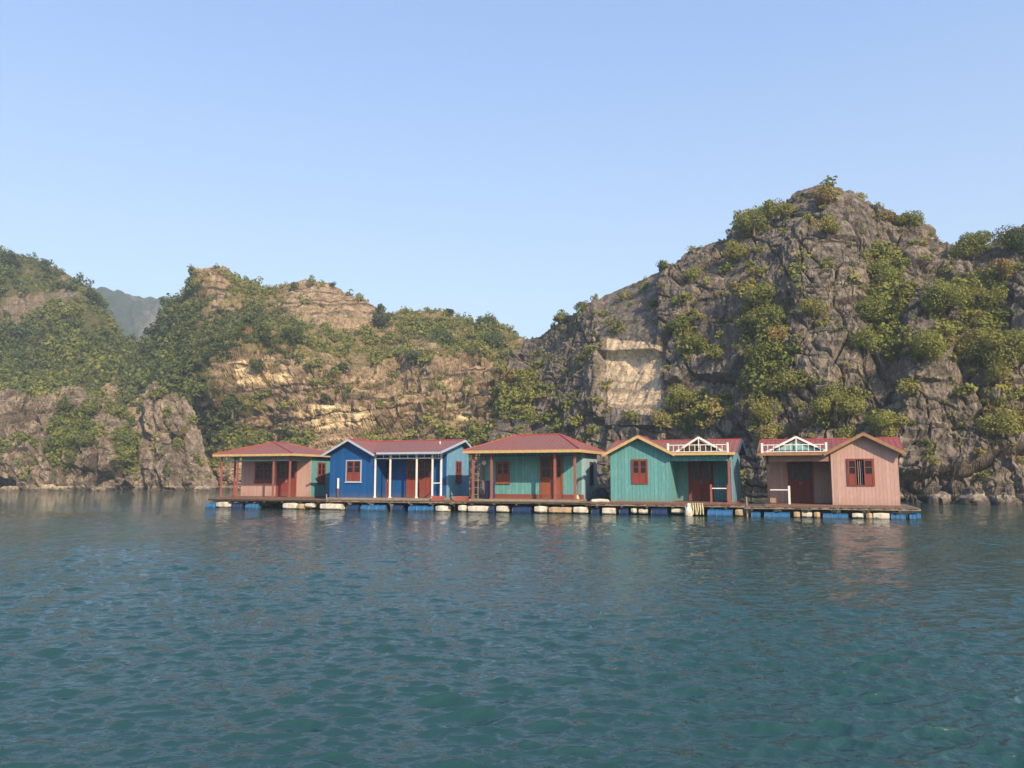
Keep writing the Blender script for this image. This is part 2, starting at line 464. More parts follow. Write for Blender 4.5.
    fl = MB(); xx = X(431, 1); fl.tube([(xx, 2.2, zr - .55), (xx, 2.2, zr - .1)], .035, 8); fl.build('roof_vent', M['white'], h)
    return h, s0, d0, z, X
H2 = house2()

# ================================================================== HOUSE 3
def house3():
    z = .64; d0 = .45
    s0 = S(473, d0); X = lambda u, d: S(u, d0 + d) - s0
    h = house_root('teal floating house under a wide hip roof, the middle one of the row', 'house', s0, d0, z)
    pd = 1.6; yb = 4.7; xe = X(575, 0); xl = X(480, pd); xr = max(X(582, pd), xe + .05); zE = 2.78
    pf = MB(); pf.box(-.2, xr + .1, -.15, yb + .1, .003, .10); pf.build('plinth', M['beam'], h)
    b = MB(); b.box(xl, xr, pd - .06, pd - .003, .10, .36); b.build('skirting', M['maroon'], h)
    z0 = .10
    wx0, wx1 = X(497, pd), X(509, pd); dx0, dx1 = X(541.5, pd), X(562, pd)
    m = MB(); wall_x(m, xl, xr - .1, pd, pd + .1, z0, zE, [(wx0, wx1, z0 + .95, z0 + 2.1), (dx0, dx1, z0, z0 + 2.35)])
    m.box(xl, xl + .1, pd + .1, yb, z0, zE); m.box(xl + .1, xr - .1, yb - .1, yb, z0, zE)
    m.build('wall', M['teal'], h)
    m = MB(); m.box(xr - .1, xr, pd, yb, z0, zE); m.build('side_wall', M['sky_pale'], h)
    window(h, front(pd), wx0, wx1, z0 + .95, z0 + 2.1, M['brown'])
    double_door(h, front(pd + .0), dx0, dx1, z0 + .003, z0 + 2.35, M['brown'])
    window(h, right(xr), pd + 1.4, pd + 2.0, z0 + .9, z0 + 2.1, M['dark'])
    for u in (473, 491.5, 555, 575): post(h, X(u, 0), 0, z0, zE, M['post_red'], .13)
    post(h, 0, 1.5, z0, zE, M['post_red'], .1)
    fr = MB(); fr.bar((-.05, 0, zE + .05), (xe + .05, 0, zE + .05), .1); fr.bar((0, .06, zE + .05), (0, yb, zE + .05), .1)
    fr.bar((xe, .06, zE + .05), (xe, pd, zE + .05), .1); fr.build('porch_beam', M['post_red'], h)
    frieze(h, (.06, -.01, 0), (xe - .06, -.01, 0), zE - .22, zE - .03, M['dkbluewood'])
    # left side railing of thin boards
    m = MB()
    for k in range(6): m.bar((0, .06, z0 + .25 + k * .4), (0, 1.45, z0 + .25 + k * .4), .05, .03)
    m.bar((0, .75, z0), (0, .75, zE - .03), .04)
    m.build('railing', M['beam'], h)
    lp = MB(); lx = X(484, pd - .4)
    lp.tube([(lx, pd - .4, zE - .25 + .6), (lx, pd - .4, zE - .42)], .012, 6); lp.tube([(lx, pd - .4, zE - .42), (lx, pd - .4, zE - .5), (lx, pd - .4, zE - .62), (lx, pd - .4, zE - .72)], [.05, .13, .14, .05], 12)
    lp.build('lamp', M['white'], h, smooth=True)
    ex0, ex1, ey0, ey1 = -.42, xr + .36, -.45, yb + .45
    ze = zE + .10; zr = ze + .98; ym = (ey0 + ey1) / 2; rx0, rx1 = ex0 + 2.25, ex1 - 2.0
    A, B, Cc, D = (ex0, ey0, ze), (ex1, ey0, ze), (ex1, ey1, ze), (ex0, ey1, ze)
    P1, P2 = (rx0, ym, zr), (rx1, ym, zr)
    m = MB(); m.slab([A, B, P2, P1], .04); m.slab([B, Cc, P2], .04); m.slab([Cc, D, P1, P2], .04); m.slab([D, A, P1], .04)
    m.build('roof', M['roof'], h)
    ridge_cap(h, [(P1, P2), (A, P1), (B, P2), (Cc, P2), (D, P1)], .05)
    f = MB(); f.box(ex0 - .02, ex1 + .02, ey0 - .045, ey0 - .005, ze - .17, ze - .01); f.box(ex1 + .005, ex1 + .045, ey0, ey1, ze - .17, ze - .01)
    f.box(ex0 - .045, ex0 - .005, ey0, ey1, ze - .17, ze - .01); f.box(ex0 - .02, ex1 + .02, ey1 + .005, ey1 + .045, ze - .17, ze - .01)
    f.build('fascia', M['tan'], h)
    return h, s0, d0, z, X
H3 = house3()

# ================================================================== HOUSES 4 and 5
def pediment(h, xa, xb, xc, y, zb, hgt, infill, mat):
    m = MB(); m.bar((xa, y, zb), (xc, y, zb + hgt), .07, .10); m.bar((xc, y + .003, zb + hgt), (xb, y + .003, zb), .07, .10)
    m.bar((xc, y + .002, zb + .02), (xc, y + .002, zb + hgt * .9), .05)
    p = m.build('pediment', mat, h)
    g = MB(); g.slab([(xa + .1, y + .05, zb), (xc, y + .05, zb + hgt - .05), (xc, y + 1.2, zb + hgt - .05), (xa + .1, y + 1.2, zb)], .03)
    g.slab([(xb - .1, y + .05, zb), (xc, y + .05, zb + hgt - .05), (xc, y + 1.2, zb + hgt - .05), (xb - .1, y + 1.2, zb)], .03)
    g.build('dormer_roof', M['roofdark'], p)
    g = MB(); g.add([(xa + .25, y + .12, zb + .01), (xb - .25, y + .12, zb + .01), (xc, y + .12, zb + hgt - .16), (xa + .25, y + .16, zb + .01), (xb - .25, y + .16, zb + .01), (xc, y + .16, zb + hgt - .16)],
          [(0, 1, 2), (3, 5, 4), (0, 2, 5, 3), (1, 4, 5, 2), (0, 3, 4, 1)])
    g.build('gable_panel', infill, p)

def gable_house(label, uL, uB0, uB1, uR, z, d0, box_right, wallm, sidem, fasc, roofm, ped, doorp, winp, op, rail, pxs, tri_in):
    s0 = S(uL, d0); X = lambda u, d: S(u, d0 + d) - s0
    h = house_root(label, 'house', s0, d0, z)
    pd = 2.45; yb = 4.9; zE = 2.66; y0p = .15
    if box_right: bx0, bx1 = X(uB0, 0), X(uB1, 0); xl, xr = 0.0, bx1; pa, pb = xl, bx0
    else: bx0, bx1 = 0.0, X(uB1, 0); xl, xr = 0.0, X(uR, y0p); pa, pb = bx1, xr
    xc = (bx0 + bx1) / 2; zr = zE + .78; zg = zE + .95
    pf = MB(); pf.box(xl - .1, xr + .1, -.1, yb + .1, .003, .09); pf.build('plinth', M['deckred'], h)
    z0 = .09
    wx0, wx1 = X(winp[0], 0), X(winp[1], 0)
    zw0, zw1 = z0 + .98, z0 + 2.22
    m = MB(); wall_x(m, bx0, bx1, 0, .1, z0, zE, [(wx0, wx1, zw0, zw1)])
    m.add([(bx0, 0, zE), (bx1, 0, zE), (xc, 0, zg - .06), (bx0, .1, zE), (bx1, .1, zE), (xc, .1, zg - .06)],
          [(0, 1, 2), (3, 5, 4), (0, 2, 5, 3), (1, 4, 5, 2)])
    m.box(bx0, bx0 + .1, .1, yb if not box_right else pd, z0, zE); m.box(bx1 - .1, bx1, .1, pd if not box_right else yb, z0, zE)
    m.box(xl + .1, xr - .1, yb - .1, yb, z0, zE)
    da, db = X(doorp[0], pd), X(doorp[1], pd)
    wall_x(m, pa + (0 if not box_right else .1), pb, pd, pd + .1, z0, zE, [(da, db, z0, z0 + 2.25)])
    if box_right: m.box(xl, xl + .1, pd, yb, z0, zE)
    cl = MB(); cl.box(bx0 + .12, bx1 - .12, 1.5, 1.55, z0, zE); cl.box(bx0 + .12, bx1 - .12, .12, 1.5, zE - .06, zE - .02); cl.build('shade_lining', M['dark'], h)  # dark partition and ceiling added so the room behind the window looks shaded
    m.build('wall', wallm, h)
    if not box_right:
        ym_ = 2.5
        m = MB(); m.box(xr - .1, xr, pd + .1, yb, z0, zE); m.box(xr - .1, xr, y0p + .2, pd - .35, z0, zE)
        m.add([(xr - .1, 0, zE), (xr - .1, yb, zE), (xr - .1, ym_, zr - .1), (xr, 0, zE), (xr, yb, zE), (xr, ym_, zr - .1)],
              [(0, 1, 2), (3, 5, 4), (0, 2, 5, 3), (1, 4, 5, 2), (0, 3, 4, 1)])
        m.build('side_wall', sidem, h)
    else:
        ym_ = 2.5
        m = MB(); m.add([(xl, 0, zE), (xl, yb, zE), (xl, ym_, zr - .1), (xl + .1, 0, zE), (xl + .1, yb, zE), (xl + .1, ym_, zr - .1)],
              [(0, 2, 1), (3, 4, 5), (0, 3, 5, 2), (1, 2, 5, 4), (0, 1, 4, 3)])
        m.build('side_gable', M['dark'], h)
    double_door(h, front(pd), da, db, z0 + .003, z0 + 2.25, M['maroon'])
    if not op: window(h, front(0), wx0, wx1, zw0, zw1, M['maroon'], sill=False)
    else:
        # outer frame, narrow fixed halves folded open on both sides, barred gap between
        w = .05; fn = front(0); m = MB(fn)
        m.box(wx0 - w, wx0, -.1, .055, zw0 - w, zw1 + w); m.box(wx1, wx1 + w, -.1, .055, zw0 - w, zw1 + w)
        m.box(wx0, wx1, -.1, .053, zw1, zw1 + w); m.box(wx0, wx1, -.1, .053, zw0 - w, zw0)
        wo = m.build('window', M['maroon'], h); q = (wx1 - wx0)
        for (a, b) in ((wx0 + .004, wx0 + q * .33), (wx1 - q * .36, wx1 - .004)):
            s = MB(fn); g = MB(fn); shutter_leaf(s, g, a, b, zw0 + .004, zw1 - .004, .02, .42, 1, 2)
            s.build('shutter', M['maroon'], wo); g.build('pane', M['glass'], wo)
        s = MB(fn)
        for k in range(1, 4): 
            xx = wx0 + q * (.33 + .31 * k / 4); s.bar((xx, -.05, zw0), (xx, -.05, zw1), .022)
        s.build('window_bars', M['metal'], wo)
    # porch
    ya = y0p
    pxx = [X(u, ya) for u in pxs]
    for xx in pxx: post(h, xx, ya, z0, zE - .1, M['dark'] if box_right else M['post_red'], .12)
    b = MB(); b.box(pa, pb, ya - .06, ya + .06, zE - .42, zE - .02); b.build('porch_beam', M['pinkbeam'] if box_right else M['teal'], h)
    ey0, ey1 = -.18, yb + .35; ze = zE + .04; ym = 2.5
    x0, x1 = xl - .32, xr + .32
    m = MB(); yi = .35; zi = ze + (zr - ze) * (yi - ey0) / (ym - ey0); xs = bx0 if box_right else bx1
    if box_right: m.slab([(x0, ey0, ze), (xs, ey0, ze), (xs, ym, zr), (x0, ym, zr)], .04); m.slab([(xs + .004, yi, zi), (x1, yi, zi), (x1, ym, zr), (xs + .004, ym, zr)], .04)
    else: m.slab([(xs, ey0, ze), (x1, ey0, ze), (x1, ym, zr), (xs, ym, zr)], .04); m.slab([(x0, yi, zi), (xs - .004, yi, zi), (xs - .004, ym, zr), (x0, ym, zr)], .04)
    m.slab([(x1, ey1, ze), (x0, ey1, ze), (x0, ym, zr), (x1, ym, zr)], .04)
    gz = zg; gy = -.42; gl = bx0 - .28; gr = bx1 + .28; ge = zE - .03
    m.slab([(xc, gy, gz), (gl, gy, ge), (gl, ym, ge), (xc, ym, gz)], .04)
    m.slab([(xc, gy, gz), (xc, ym, gz), (gr, ym, ge), (gr, gy, ge)], .04)
    m.build('roof', roofm, h)
    ridge_cap(h, [((x0, ym, zr), (x1, ym, zr)), ((xc, gy, gz), (xc, ym, gz))], .05)
    gable_fascia(h, gl - .05, ge - .07, xc, gz - .05, gr + .05, ge - .07, gy - .03, fasc, .15)
    f = MB(); fy = -.40
    fa, fb = (pa - .35, pb - .28) if box_right else (pb * 0 + bx1 + .30, xr + .2)
    f.box(fa, fb, fy, ey0 + .06, ze - .07, ze - .04); f.box(fa, fb, fy - .04, fy - .003, ze - .16, ze - .02)
    f.build('porch_fascia', fasc if not box_right else M['darktan'], h)
    # side verge boards
    f = MB()
    xx = x1 + .03 if not box_right else x0 - .03
    f.bar((xx, ey0, ze - .06), (xx, ym, zr - .06), .04, .16); f.bar((xx, ey1, ze - .06), (xx + .003, ym, zr - .06), .04, .16)
    f.build('verge_board', M['dkbluewood'] if not box_right else M['darktan'], h)
    # pediment and balustrade over the porch
    yp = -.2
    a, b_, c = X(ped[0], yp), X(ped[1], yp), X(ped[2], yp)
    pediment(h, a, b_, c, yp + .12, ze + .04, .74, tri_in, M['white'])
    ra, rb = X(ped[3], yp - .1), X(ped[4], yp - .1)
    mm = MB(); yy = yp - .12
    mm.bar((ra, yy, ze + .03), (rb, yy, ze + .03), .035); mm.bar((ra, yy, ze + .38), (rb, yy, ze + .38), .04)
    n = 11
    for i in range(n + 1):
        q = ra + (rb - ra) * i / n
        if i in (0, n): mm.box(q - .05, q + .05, yy - .05, yy + .05, ze - .02, ze + .48)
        else: mm.bar((q, yy, ze + .03), (q, yy, ze + .38), .028)
    mm.build('balustrade', M['white'], h)
    # porch rail
    u0, u1 = rail; mm = MB(); a, b_ = X(u0, ya - .05), X(u1, ya - .05)
    mm.bar((a, ya - .05, z0 + .72), (b_, ya - .05, z0 + .72), .05)
    rr = mm.build('railing', M['white'], h)
    for q in ((a, b_) if not box_right else (b_,)):
        nn = MB(); nn.box(q - .05, q + .05, ya - .1, ya, z0, z0 + .92); nn.build('newel', M['post_red'] if not box_right else M['white'], rr)
    return h, s0, d0, z, X
H4 = gable_house('teal floating house with tan gable and white roof balustrade, second from the right', 610.5, 610.5, 670.5, 733, .60, .75, False,
    M['teal'], M['slate'], M['tan'], M['roof'], (677, 724, 699.5, 669, 729), (690, 712.5), (632.8, 647.2), False, (711, 728), (729.5,), M['dark'])
H5 = gable_house('pale pink floating house with open shuttered window, rightmost of the row', 766, 832, 899.5, 0, .54, .70, True,
    M['pink'], M['pink'], M['darktan'], M['roofdark'], (768, 828, 798, 763.5, 828), (789.5, 812), (848.8, 874), True, (770, 789), (768.5,), M['teal_pale'])

# ================================================================== RAFTS
def rbox(L, Wd, Hh, mat, parent, x, y, z, name='foam_float', seed=0):
    rnd = random.Random(seed); m = MB()
    nx = max(2, int(L / .25)); vs = []; fs = []
    c = .07
    prof = [(-Wd / 2 + c, 0), (Wd / 2 - c, 0), (Wd / 2, c), (Wd / 2, Hh - c), (Wd / 2 - c, Hh), (-Wd / 2 + c, Hh), (-Wd / 2, Hh - c), (-Wd / 2, c)]
    for i in range(nx + 1):
        q = i / nx; sc = .86 if i in (0, nx) else 1
        j = 1 + rnd.uniform(-.05, .05)
        for (a, b) in prof: vs.append((x + (q - .5) * L, y + a * sc * j, z + Hh / 2 + (b - Hh / 2) * sc * j))
    for i in range(nx):
        for k in range(8): fs.append((i * 8 + k, i * 8 + (k + 1) % 8, (i + 1) * 8 + (k + 1) % 8, (i + 1) * 8 + k))
    fs.append(tuple(range(7, -1, -1))); fs.append(tuple(range(nx * 8, nx * 8 + 8)))
    m.add(vs, fs)
    return m.build(name, mat, parent)

def drum(L, r, mat, parent, x, y, z, name='drum_float'):
    m = MB(); h = L / 2
    xs = [-h, -h, -h + .03, -h + .05, -h * .36, -h * .33, -h * .28, -h * .25, h * .25, h * .28, h * .33, h * .36, h - .05, h - .03, h, h]
    rs = [.01, r * .85, r, r * .96, r * .96, r * 1.03, r * 1.03, r * .96, r * .96, r * 1.03, r * 1.03, r * .96, r * .96, r, r * .85, .01]
    m.tube([(x + a, y, z) for a in xs], rs, 20, cap=False)
    o = m.build(name, mat, parent, smooth=False)
    return o

def raft(label, ua, ub, z, depth, deckm, edge, floats, seed, ufix=None):
    s0 = S(ua, 0, .4); L = S(ub, 0, .4) - s0
    r = thing('raft', label, 'raft', W(s0, 0, z), -TH, 'rafts under the houses')
    rnd = random.Random(seed)
    m = MB(); x = 0
    while x < L - .02:                                  # boards laid front to back
        w = min(.16, L - x); m.box(x + .004, x + w - .004, -.02 + rnd.uniform(-.05, .03), depth + rnd.uniform(-.05, .05), -.045, rnd.uniform(-.006, 0)); x += .16
    m.build('deck', deckm, r)
    for yy, nm in ((.08, 'edge_beam'), (depth * .45, 'bearer'), (depth - .1, 'bearer')):
        m = MB(); m.box(-.05, L + .05, yy - .06, yy + .06, -.13, -.047); m.build(nm, edge if yy < .2 else M['darkbeam'], r)
    m = MB(); x = .3
    while x < L: m.box(x - .05, x + .05, 0.0, depth, -.225, -.152); x += 1.35
    m.build('joist', M['darkbeam'], r)
    for i, (a, b, kind) in enumerate(floats):
        xa, xb = S(a, .35, .2) - s0, S(b, .35, .2) - s0; xm = (xa + xb) / 2; l = xb - xa
        dz = rnd.uniform(-.07, .0); jy = rnd.uniform(-.14, .10)
        if kind in ('b', 'd'):
            drum(l, .27, M['drum'] if kind == 'b' else M['drumdark'], r, xm, .32 + jy, -.225 - .27 + dz)
        else:
            hh = {'w': .36, 't': .34, 'g': .26}[kind]
            rbox(l, .6, hh, M['foam'] if kind != 't' else M['foamtan'], r, xm, .32 + jy, -.225 - hh + dz, seed=seed * 31 + i)
    # a second and third row of floats further in
    for yy in (depth * .5, depth - .5):
        x = .6
        while x < L - .5:
            if rnd.random() < .6: drum(.95, .27, M['drumdark'], r, x, yy, -.56)
            else: rbox(.95, .55, .38, M['foamtan'], r, x, yy, -.66, seed=seed + int(x * 10))
            x += 1.5
    return r
raft('weathered timber raft carrying the leftmost pink and teal house', 208.5, 325.5, .62, 5.8, M['deck'], M['darkbeam'],
     [(208.5, 217.8, 'b'), (218.5, 231, 'w'), (233, 243, 'd'), (247, 259, 'b'), (286, 300, 'w'), (301, 307.5, 't'), (309, 316, 'g')], 1)
raft('weathered timber raft carrying the deep blue house', 327, 465.5, .62, 6.1, M['deck'], M['beam'],
     [(323.5, 344, 'w'), (349, 360, 'd'), (363.5, 387, 'b'), (394, 404, 'd'), (410, 434, 'b'), (437, 449, 'w'), (460, 467.5, 'w')], 2)
raft('timber raft on white foam blocks carrying the middle teal house', 467, 590, .64, 5.8, M['deck'], M['darkbeam'],
     [(470.5, 490, 'w'), (491, 496, 'd'), (498, 508.5, 'w'), (514, 532, 'd'), (536.5, 548, 'w'), (550.5, 572.5, 't'), (575.5, 588, 'w')], 3)
raft('pale edged timber raft carrying the teal house with the balustrade', 591.5, 744, .60, 6.3, M['deckred'], M['beam'],
     [(592, 600, 'd'), (603.5, 616, 'w'), (620, 629, 'd'), (632, 637, 'g'), (639.5, 648, 'g'), (652, 668, 'd'), (672, 684, 'g'), (708, 733, 'b'), (736, 743, 't')], 4)
raft('long low raft on blue drums carrying the rightmost pink house', 745.5, 920, .54, 6.4, M['deck'], M['beam'],
     [(751, 760.5, 'b'), (764, 790, 'b'), (794, 800, 't'), (802, 812, 'g'), (814, 820, 't'), (822.5, 848, 'b'), (852, 863, 'g'), (866, 872, 't'), (873, 889, 'w'), (890, 905, 'b'), (908.5, 920.5, 'b')], 5)

# ================================================================== small things on the rafts
def onraft(u, d, z): return W(S(u, d, z), d, z)
# upright barrel on the porch of the middle house
b = thing('barrel', 'dark navy plastic barrel standing on the left end of the middle house porch', 'barrel', onraft(489.6, .95, .745), -TH)
m = MB(); m.tube([(0, 0, z) for z in (0, .03, .32, .36, .40, .66, .70, .74, 1.0, 1.02)], [.27, .30, .30, .315, .30, .30, .315, .30, .30, .27], 20); m.build('drum_body', M['drumdark'], b)
m = MB(); m.tube([(0, 0, 1.021), (0, 0, 1.06)], [.28, .27], 20); m.build('lid', M['drum'], b)
# broom
b = thing('broom', 'brown broom leaning on the teal wall beside the middle house door', 'broom', onraft(577.5, 1.75, .75), -TH)
m = MB(); m.tube([(0, 0, .2), (.06, .2, 1.25)], .02, 8); m.build('handle', M['brown'], b)
m = MB(); m.tube([(-.0, -.04, .0), (0, -.03, .12), (0, 0, .24)], [.12, .09, .03], 10); m.build('bristles', M['rope'], b)
# white board with stick on the blue wall
b = thing('gauge_board', 'narrow white board on a dark stick standing against the blue gable wall', 'board', onraft(337.8, .42, .745), -TH)
m = MB(); m.box(-.06, .06, -.02, .02, .55, 1.18); m.build('board', M['white'], b)
m = MB(); m.box(-.04, .04, -.015, .03, .0, .55); m.build('stick', M['brown'], b)
# crates
def crate(u, d, z, lab, w=.62):
    c = thing('crate', lab, 'crate', onraft(u, d, z + .005), -TH + .1, 'red crates on the blue house raft')
    m = MB(); h = .26; y = .42
    m.box(-w / 2, w / 2, -y / 2, y / 2, 0, .02)
    for k in range(3):
        za, zb = .03 + k * .085, .03 + k * .085 + .06
        m.box(-w / 2, w / 2, -y / 2, -y / 2 + .02, za, zb); m.box(-w / 2, w / 2, y / 2 - .02, y / 2, za, zb)
        m.box(-w / 2, -w / 2 + .02, -y / 2 + .02, y / 2 - .02, za, zb); m.box(w / 2 - .02, w / 2, -y / 2 + .02, y / 2 - .02, za, zb)
    for sx in (-1, 1):
        for sy in (-1, 1): m.box(sx * w / 2 - .02, sx * w / 2 + .02, sy * y / 2 - .02, sy * y / 2 + .02, 0.003, h + .02)
    m.build('crate_body', M['crate'], c)
    m = MB(); m.box(-w / 2 + .03, w / 2 - .03, -y / 2 + .03, y / 2 - .03, .021, .2); m.build('contents', M['foamtan'], c)
crate(438, .35, .62, 'faded red crate in front of the last white porch post of the blue house')
crate(461.5, .45, .62, 'faded red crate at the right end of the blue house raft', .7)
# white foam slab and dark tarp heap between middle and teal house
m = MB()
s = thing('foam_slab', 'curved white foam slab lying in the gap right of the middle house', 'foam slab', onraft(600.5, .55, .605), -TH + .05)
m.tube([(-.55, 0, .10), (-.45, 0, .09), (0, 0, .11), (.4, 0, .09), (.5, 0, .08)], [.03, .10, .11, .10, .03], 10); m.build('slab', M['foam'], s)
def heap(name, lab, cat, u, d, z, rx, ry, rz, mat, seed):
    rnd = random.Random(seed); m = MB(); vs = []; fs = []; n, k = 18, 9
    ph = [rnd.uniform(0, 6) for _ in range(6)]
    for j in range(k + 1):
        t = j / k * math.pi / 2
        for i in range(n):
            a = 2 * math.pi * i / n; q = 1 + .16 * math.sin(3 * a + ph[0] + 2 * t) + .10 * math.sin(5 * a + ph[1]) + .06 * math.sin(9 * a + 4 * t + ph[2])
            vs.append((rx * math.cos(a) * math.cos(t) * q, ry * math.sin(a) * math.cos(t) * q, rz * math.sin(t) ** .8 * (1 + .1 * math.sin(4 * a + ph[3]) * math.cos(t))))
    for j in range(k):
        for i in range(n): fs.append((j * n + i, j * n + (i + 1) % n, (j + 1) * n + (i + 1) % n, (j + 1) * n + i))
    m.add(vs, fs); o = m.build(name, mat); o.location = onraft(u, d, z); o.rotation_euler = (0, 0, -TH)
    return tag(o, lab, cat)
heap('tarpaulin_heap', 'dark tarpaulin heap on the raft between the middle house and teal gable house', 'tarpaulin', 600, 2.6, .605, .5, .5, .8, M['tarp'], 3)
# white container and rope bundle on the edge of raft four
j = thing('jerry_can', 'white plastic can with narrow neck at the raft edge before the teal house porch', 'container', onraft(688.7, -.12, .0), -TH)
m = MB(); m.tube([(0, 0, z) for z in (-.05, .0, .28, .42, .5, .53)], [.16, .21, .20, .13, .07, .06], 12); m.build('can_body', M['foam'], j, smooth=False)
m = MB(); m.tube([(0, 0, .53), (0, 0, .6), (0, 0, .66)], [.085, .085, .03], 10); m.build('cap', M['white'], j)
m = MB(); m.tube([(-.06, 0, .52), (-.14, 0, .56), (-.17, 0, .46), (-.15, 0, .36)], .018, 6); m.build('grip', M['white'], j)
j = thing('rope_bundle', 'bundle of yellowed ropes hanging over the raft edge beside the white can', 'ropes', onraft(696, -.08, .6), -TH)
for k in range(6):
    m = MB(); x = -.30 + k * .12
    m.tube([(x, .25, .02), (x + .01, .06, .035), (x + .02, -.02, -.02), (x + .05, -.05, -.25), (x + .03 * (k % 3), -.04, -.52)], [.03, .035, .035, .04, .03], 8)
    m.build('rope', M['rope'], j)
# mooring poles
def pole(u, d, z0, z1, lab):
    m = MB(); p = onraft(u, d, 0)
    m.tube([(0, 0, z0), (.02, .01, (z0 + z1) / 2), (.0, .03, z1)], [.05, .045, .04], 8)
    o = m.build('mooring_post', M['beam']); o.location = p
    return tag(o, lab, 'post', 'mooring posts')
pole(747, .2, -.8, 1.0, 'short timber mooring post between the two rightmost rafts')
pole(326, .15, -.8, .95, 'short timber mooring post between the leftmost raft and the blue house raft')

# ------------------------------------------------------------------ numpy noise
def _hash(ix, iy, iz, seed):
    h = (ix.astype(np.int64) * 374761393 + iy.astype(np.int64) * 668265263 + iz.astype(np.int64) * 2147483647 + seed * 974711) & 0xffffffff
    h = ((h ^ (h >> 13)) * 1274126177) & 0xffffffff
    h = ((h ^ (h >> 16)) * 2246822519) & 0xffffffff
    return ((h ^ (h >> 15)) & 0xffffff) / float(0xffffff)
def vnoise(P, seed=0):
    i = np.floor(P).astype(np.int64); f = P - i; f = f * f * f * (f * (f * 6 - 15) + 10)
    r = 0
    for a in (0, 1):
        wa = f[..., 0] if a else 1 - f[..., 0]
        for b in (0, 1):
            wb = f[..., 1] if b else 1 - f[..., 1]
            for c in (0, 1):
                wc = f[..., 2] if c else 1 - f[..., 2]
                r = r + wa * wb * wc * _hash(i[..., 0] + a, i[..., 1] + b, i[..., 2] + c, seed)
    return r * 2 - 1
def fbm(P, octv=4, seed=0, gain=.5, ridge=False):
    r = 0; a = 1; s = 0
    for o in range(octv):
        n = vnoise(P * 2.03 ** o + o * 17.3, seed + o)
        if ridge: n = 1 - 2 * np.abs(n)
        r = r + a * n; s += a; a *= gain
    return r / s
def worley(P, seed=0, jit=.9, cheb=False):
    i = np.floor(P).astype(np.int64)
    F1 = np.full(P.shape[:-1], 9.); F2 = F1.copy(); ID = np.zeros_like(F1)
    for a in (-1, 0, 1):
        for b in (-1, 0, 1):
            for c in (-1, 0, 1):
                x, y, z = i[..., 0] + a, i[..., 1] + b, i[..., 2] + c
                dx = x + .5 + jit * (_hash(x, y, z, seed) - .5) - P[..., 0]; dy = y + .5 + jit * (_hash(x, y, z, seed + 1) - .5) - P[..., 1]; dz = z + .5 + jit * (_hash(x, y, z, seed + 2) - .5) - P[..., 2]
                d = np.maximum(np.maximum(np.abs(dx), np.abs(dy)), np.abs(dz)) if cheb else np.sqrt(dx * dx + dy * dy + dz * dz)
                idn = _hash(x, y, z, seed + 3)
                m = d < F1
                F2 = np.where(m, F1, np.minimum(F2, d)); ID = np.where(m, idn, ID); F1 = np.where(m, d, F1)
    return F1, F2, ID
def blocks(P, size, seed, amp, crack, cw=.06, tilt=.5):
    """broken blocks: every block steps in or out and leans a little, with a thin crack round it"""
    Q = P / np.array(size); f1, f2, idn = worley(Q, seed, .85, True)
    k = idn * 997.0; tx = np.modf(k)[0] - .5; tz = np.modf(k * 7.3)[0] - .5
    lx = np.sin(Q[..., 0] * 2.0 + idn * 40); lz = np.sin(Q[..., 2] * 2.0 + idn * 70)
    return (idn - .5) * amp + tilt * amp * (tx * lx + tz * lz) - crack * (1 - smooth01((f2 - f1) / cw))
def grooves(q, w, depth, mask):
    """thin parallel cracks where q passes whole numbers; every crack has its own strength"""
    k = np.round(q); st = _hash(k.astype(np.int64), k.astype(np.int64) * 0, k.astype(np.int64) * 0, 77)
    return -depth * (1 - smooth01(np.abs(q - k) / w)) * (.25 + .75 * st) * mask
def smooth01(x): x = np.clip(x, 0, 1); return x * x * (3 - 2 * x)

def np_mesh(name, V, Q, mat, attrs=None, smooth=True, parent=None):
    me = bpy.data.meshes.new(name); nq, k = Q.shape
    me.vertices.add(len(V)); me.vertices.foreach_set('co', np.ascontiguousarray(V, dtype=np.float32).ravel())
    me.loops.add(nq * k); me.loops.foreach_set('vertex_index', np.ascontiguousarray(Q, dtype=np.int32).ravel())
    me.polygons.add(nq); me.polygons.foreach_set('loop_start', np.arange(0, nq * k, k, dtype=np.int32))
    me.polygons.foreach_set('loop_total', np.full(nq, k, dtype=np.int32))
    me.update(calc_edges=True)
    me.polygons.foreach_set('use_smooth', np.full(nq, smooth, dtype=bool))
    for an, (dom, data) in (attrs or {}).items():
        a = me.attributes.new(an, 'FLOAT', dom); a.data.foreach_set('value', np.ascontiguousarray(data, dtype=np.float32).ravel())
    me.materials.append(mat); me.update()
    o = bpy.data.objects.new(name, me); col.objects.link(o); o.parent = parent
    return o
def grid_quads(nu, nv):
    i = np.arange(nu * nv).reshape(nu, nv)
    return np.stack([i[:-1, :-1], i[1:, :-1], i[1:, 1:], i[:-1, 1:]], -1).reshape(-1, 4)

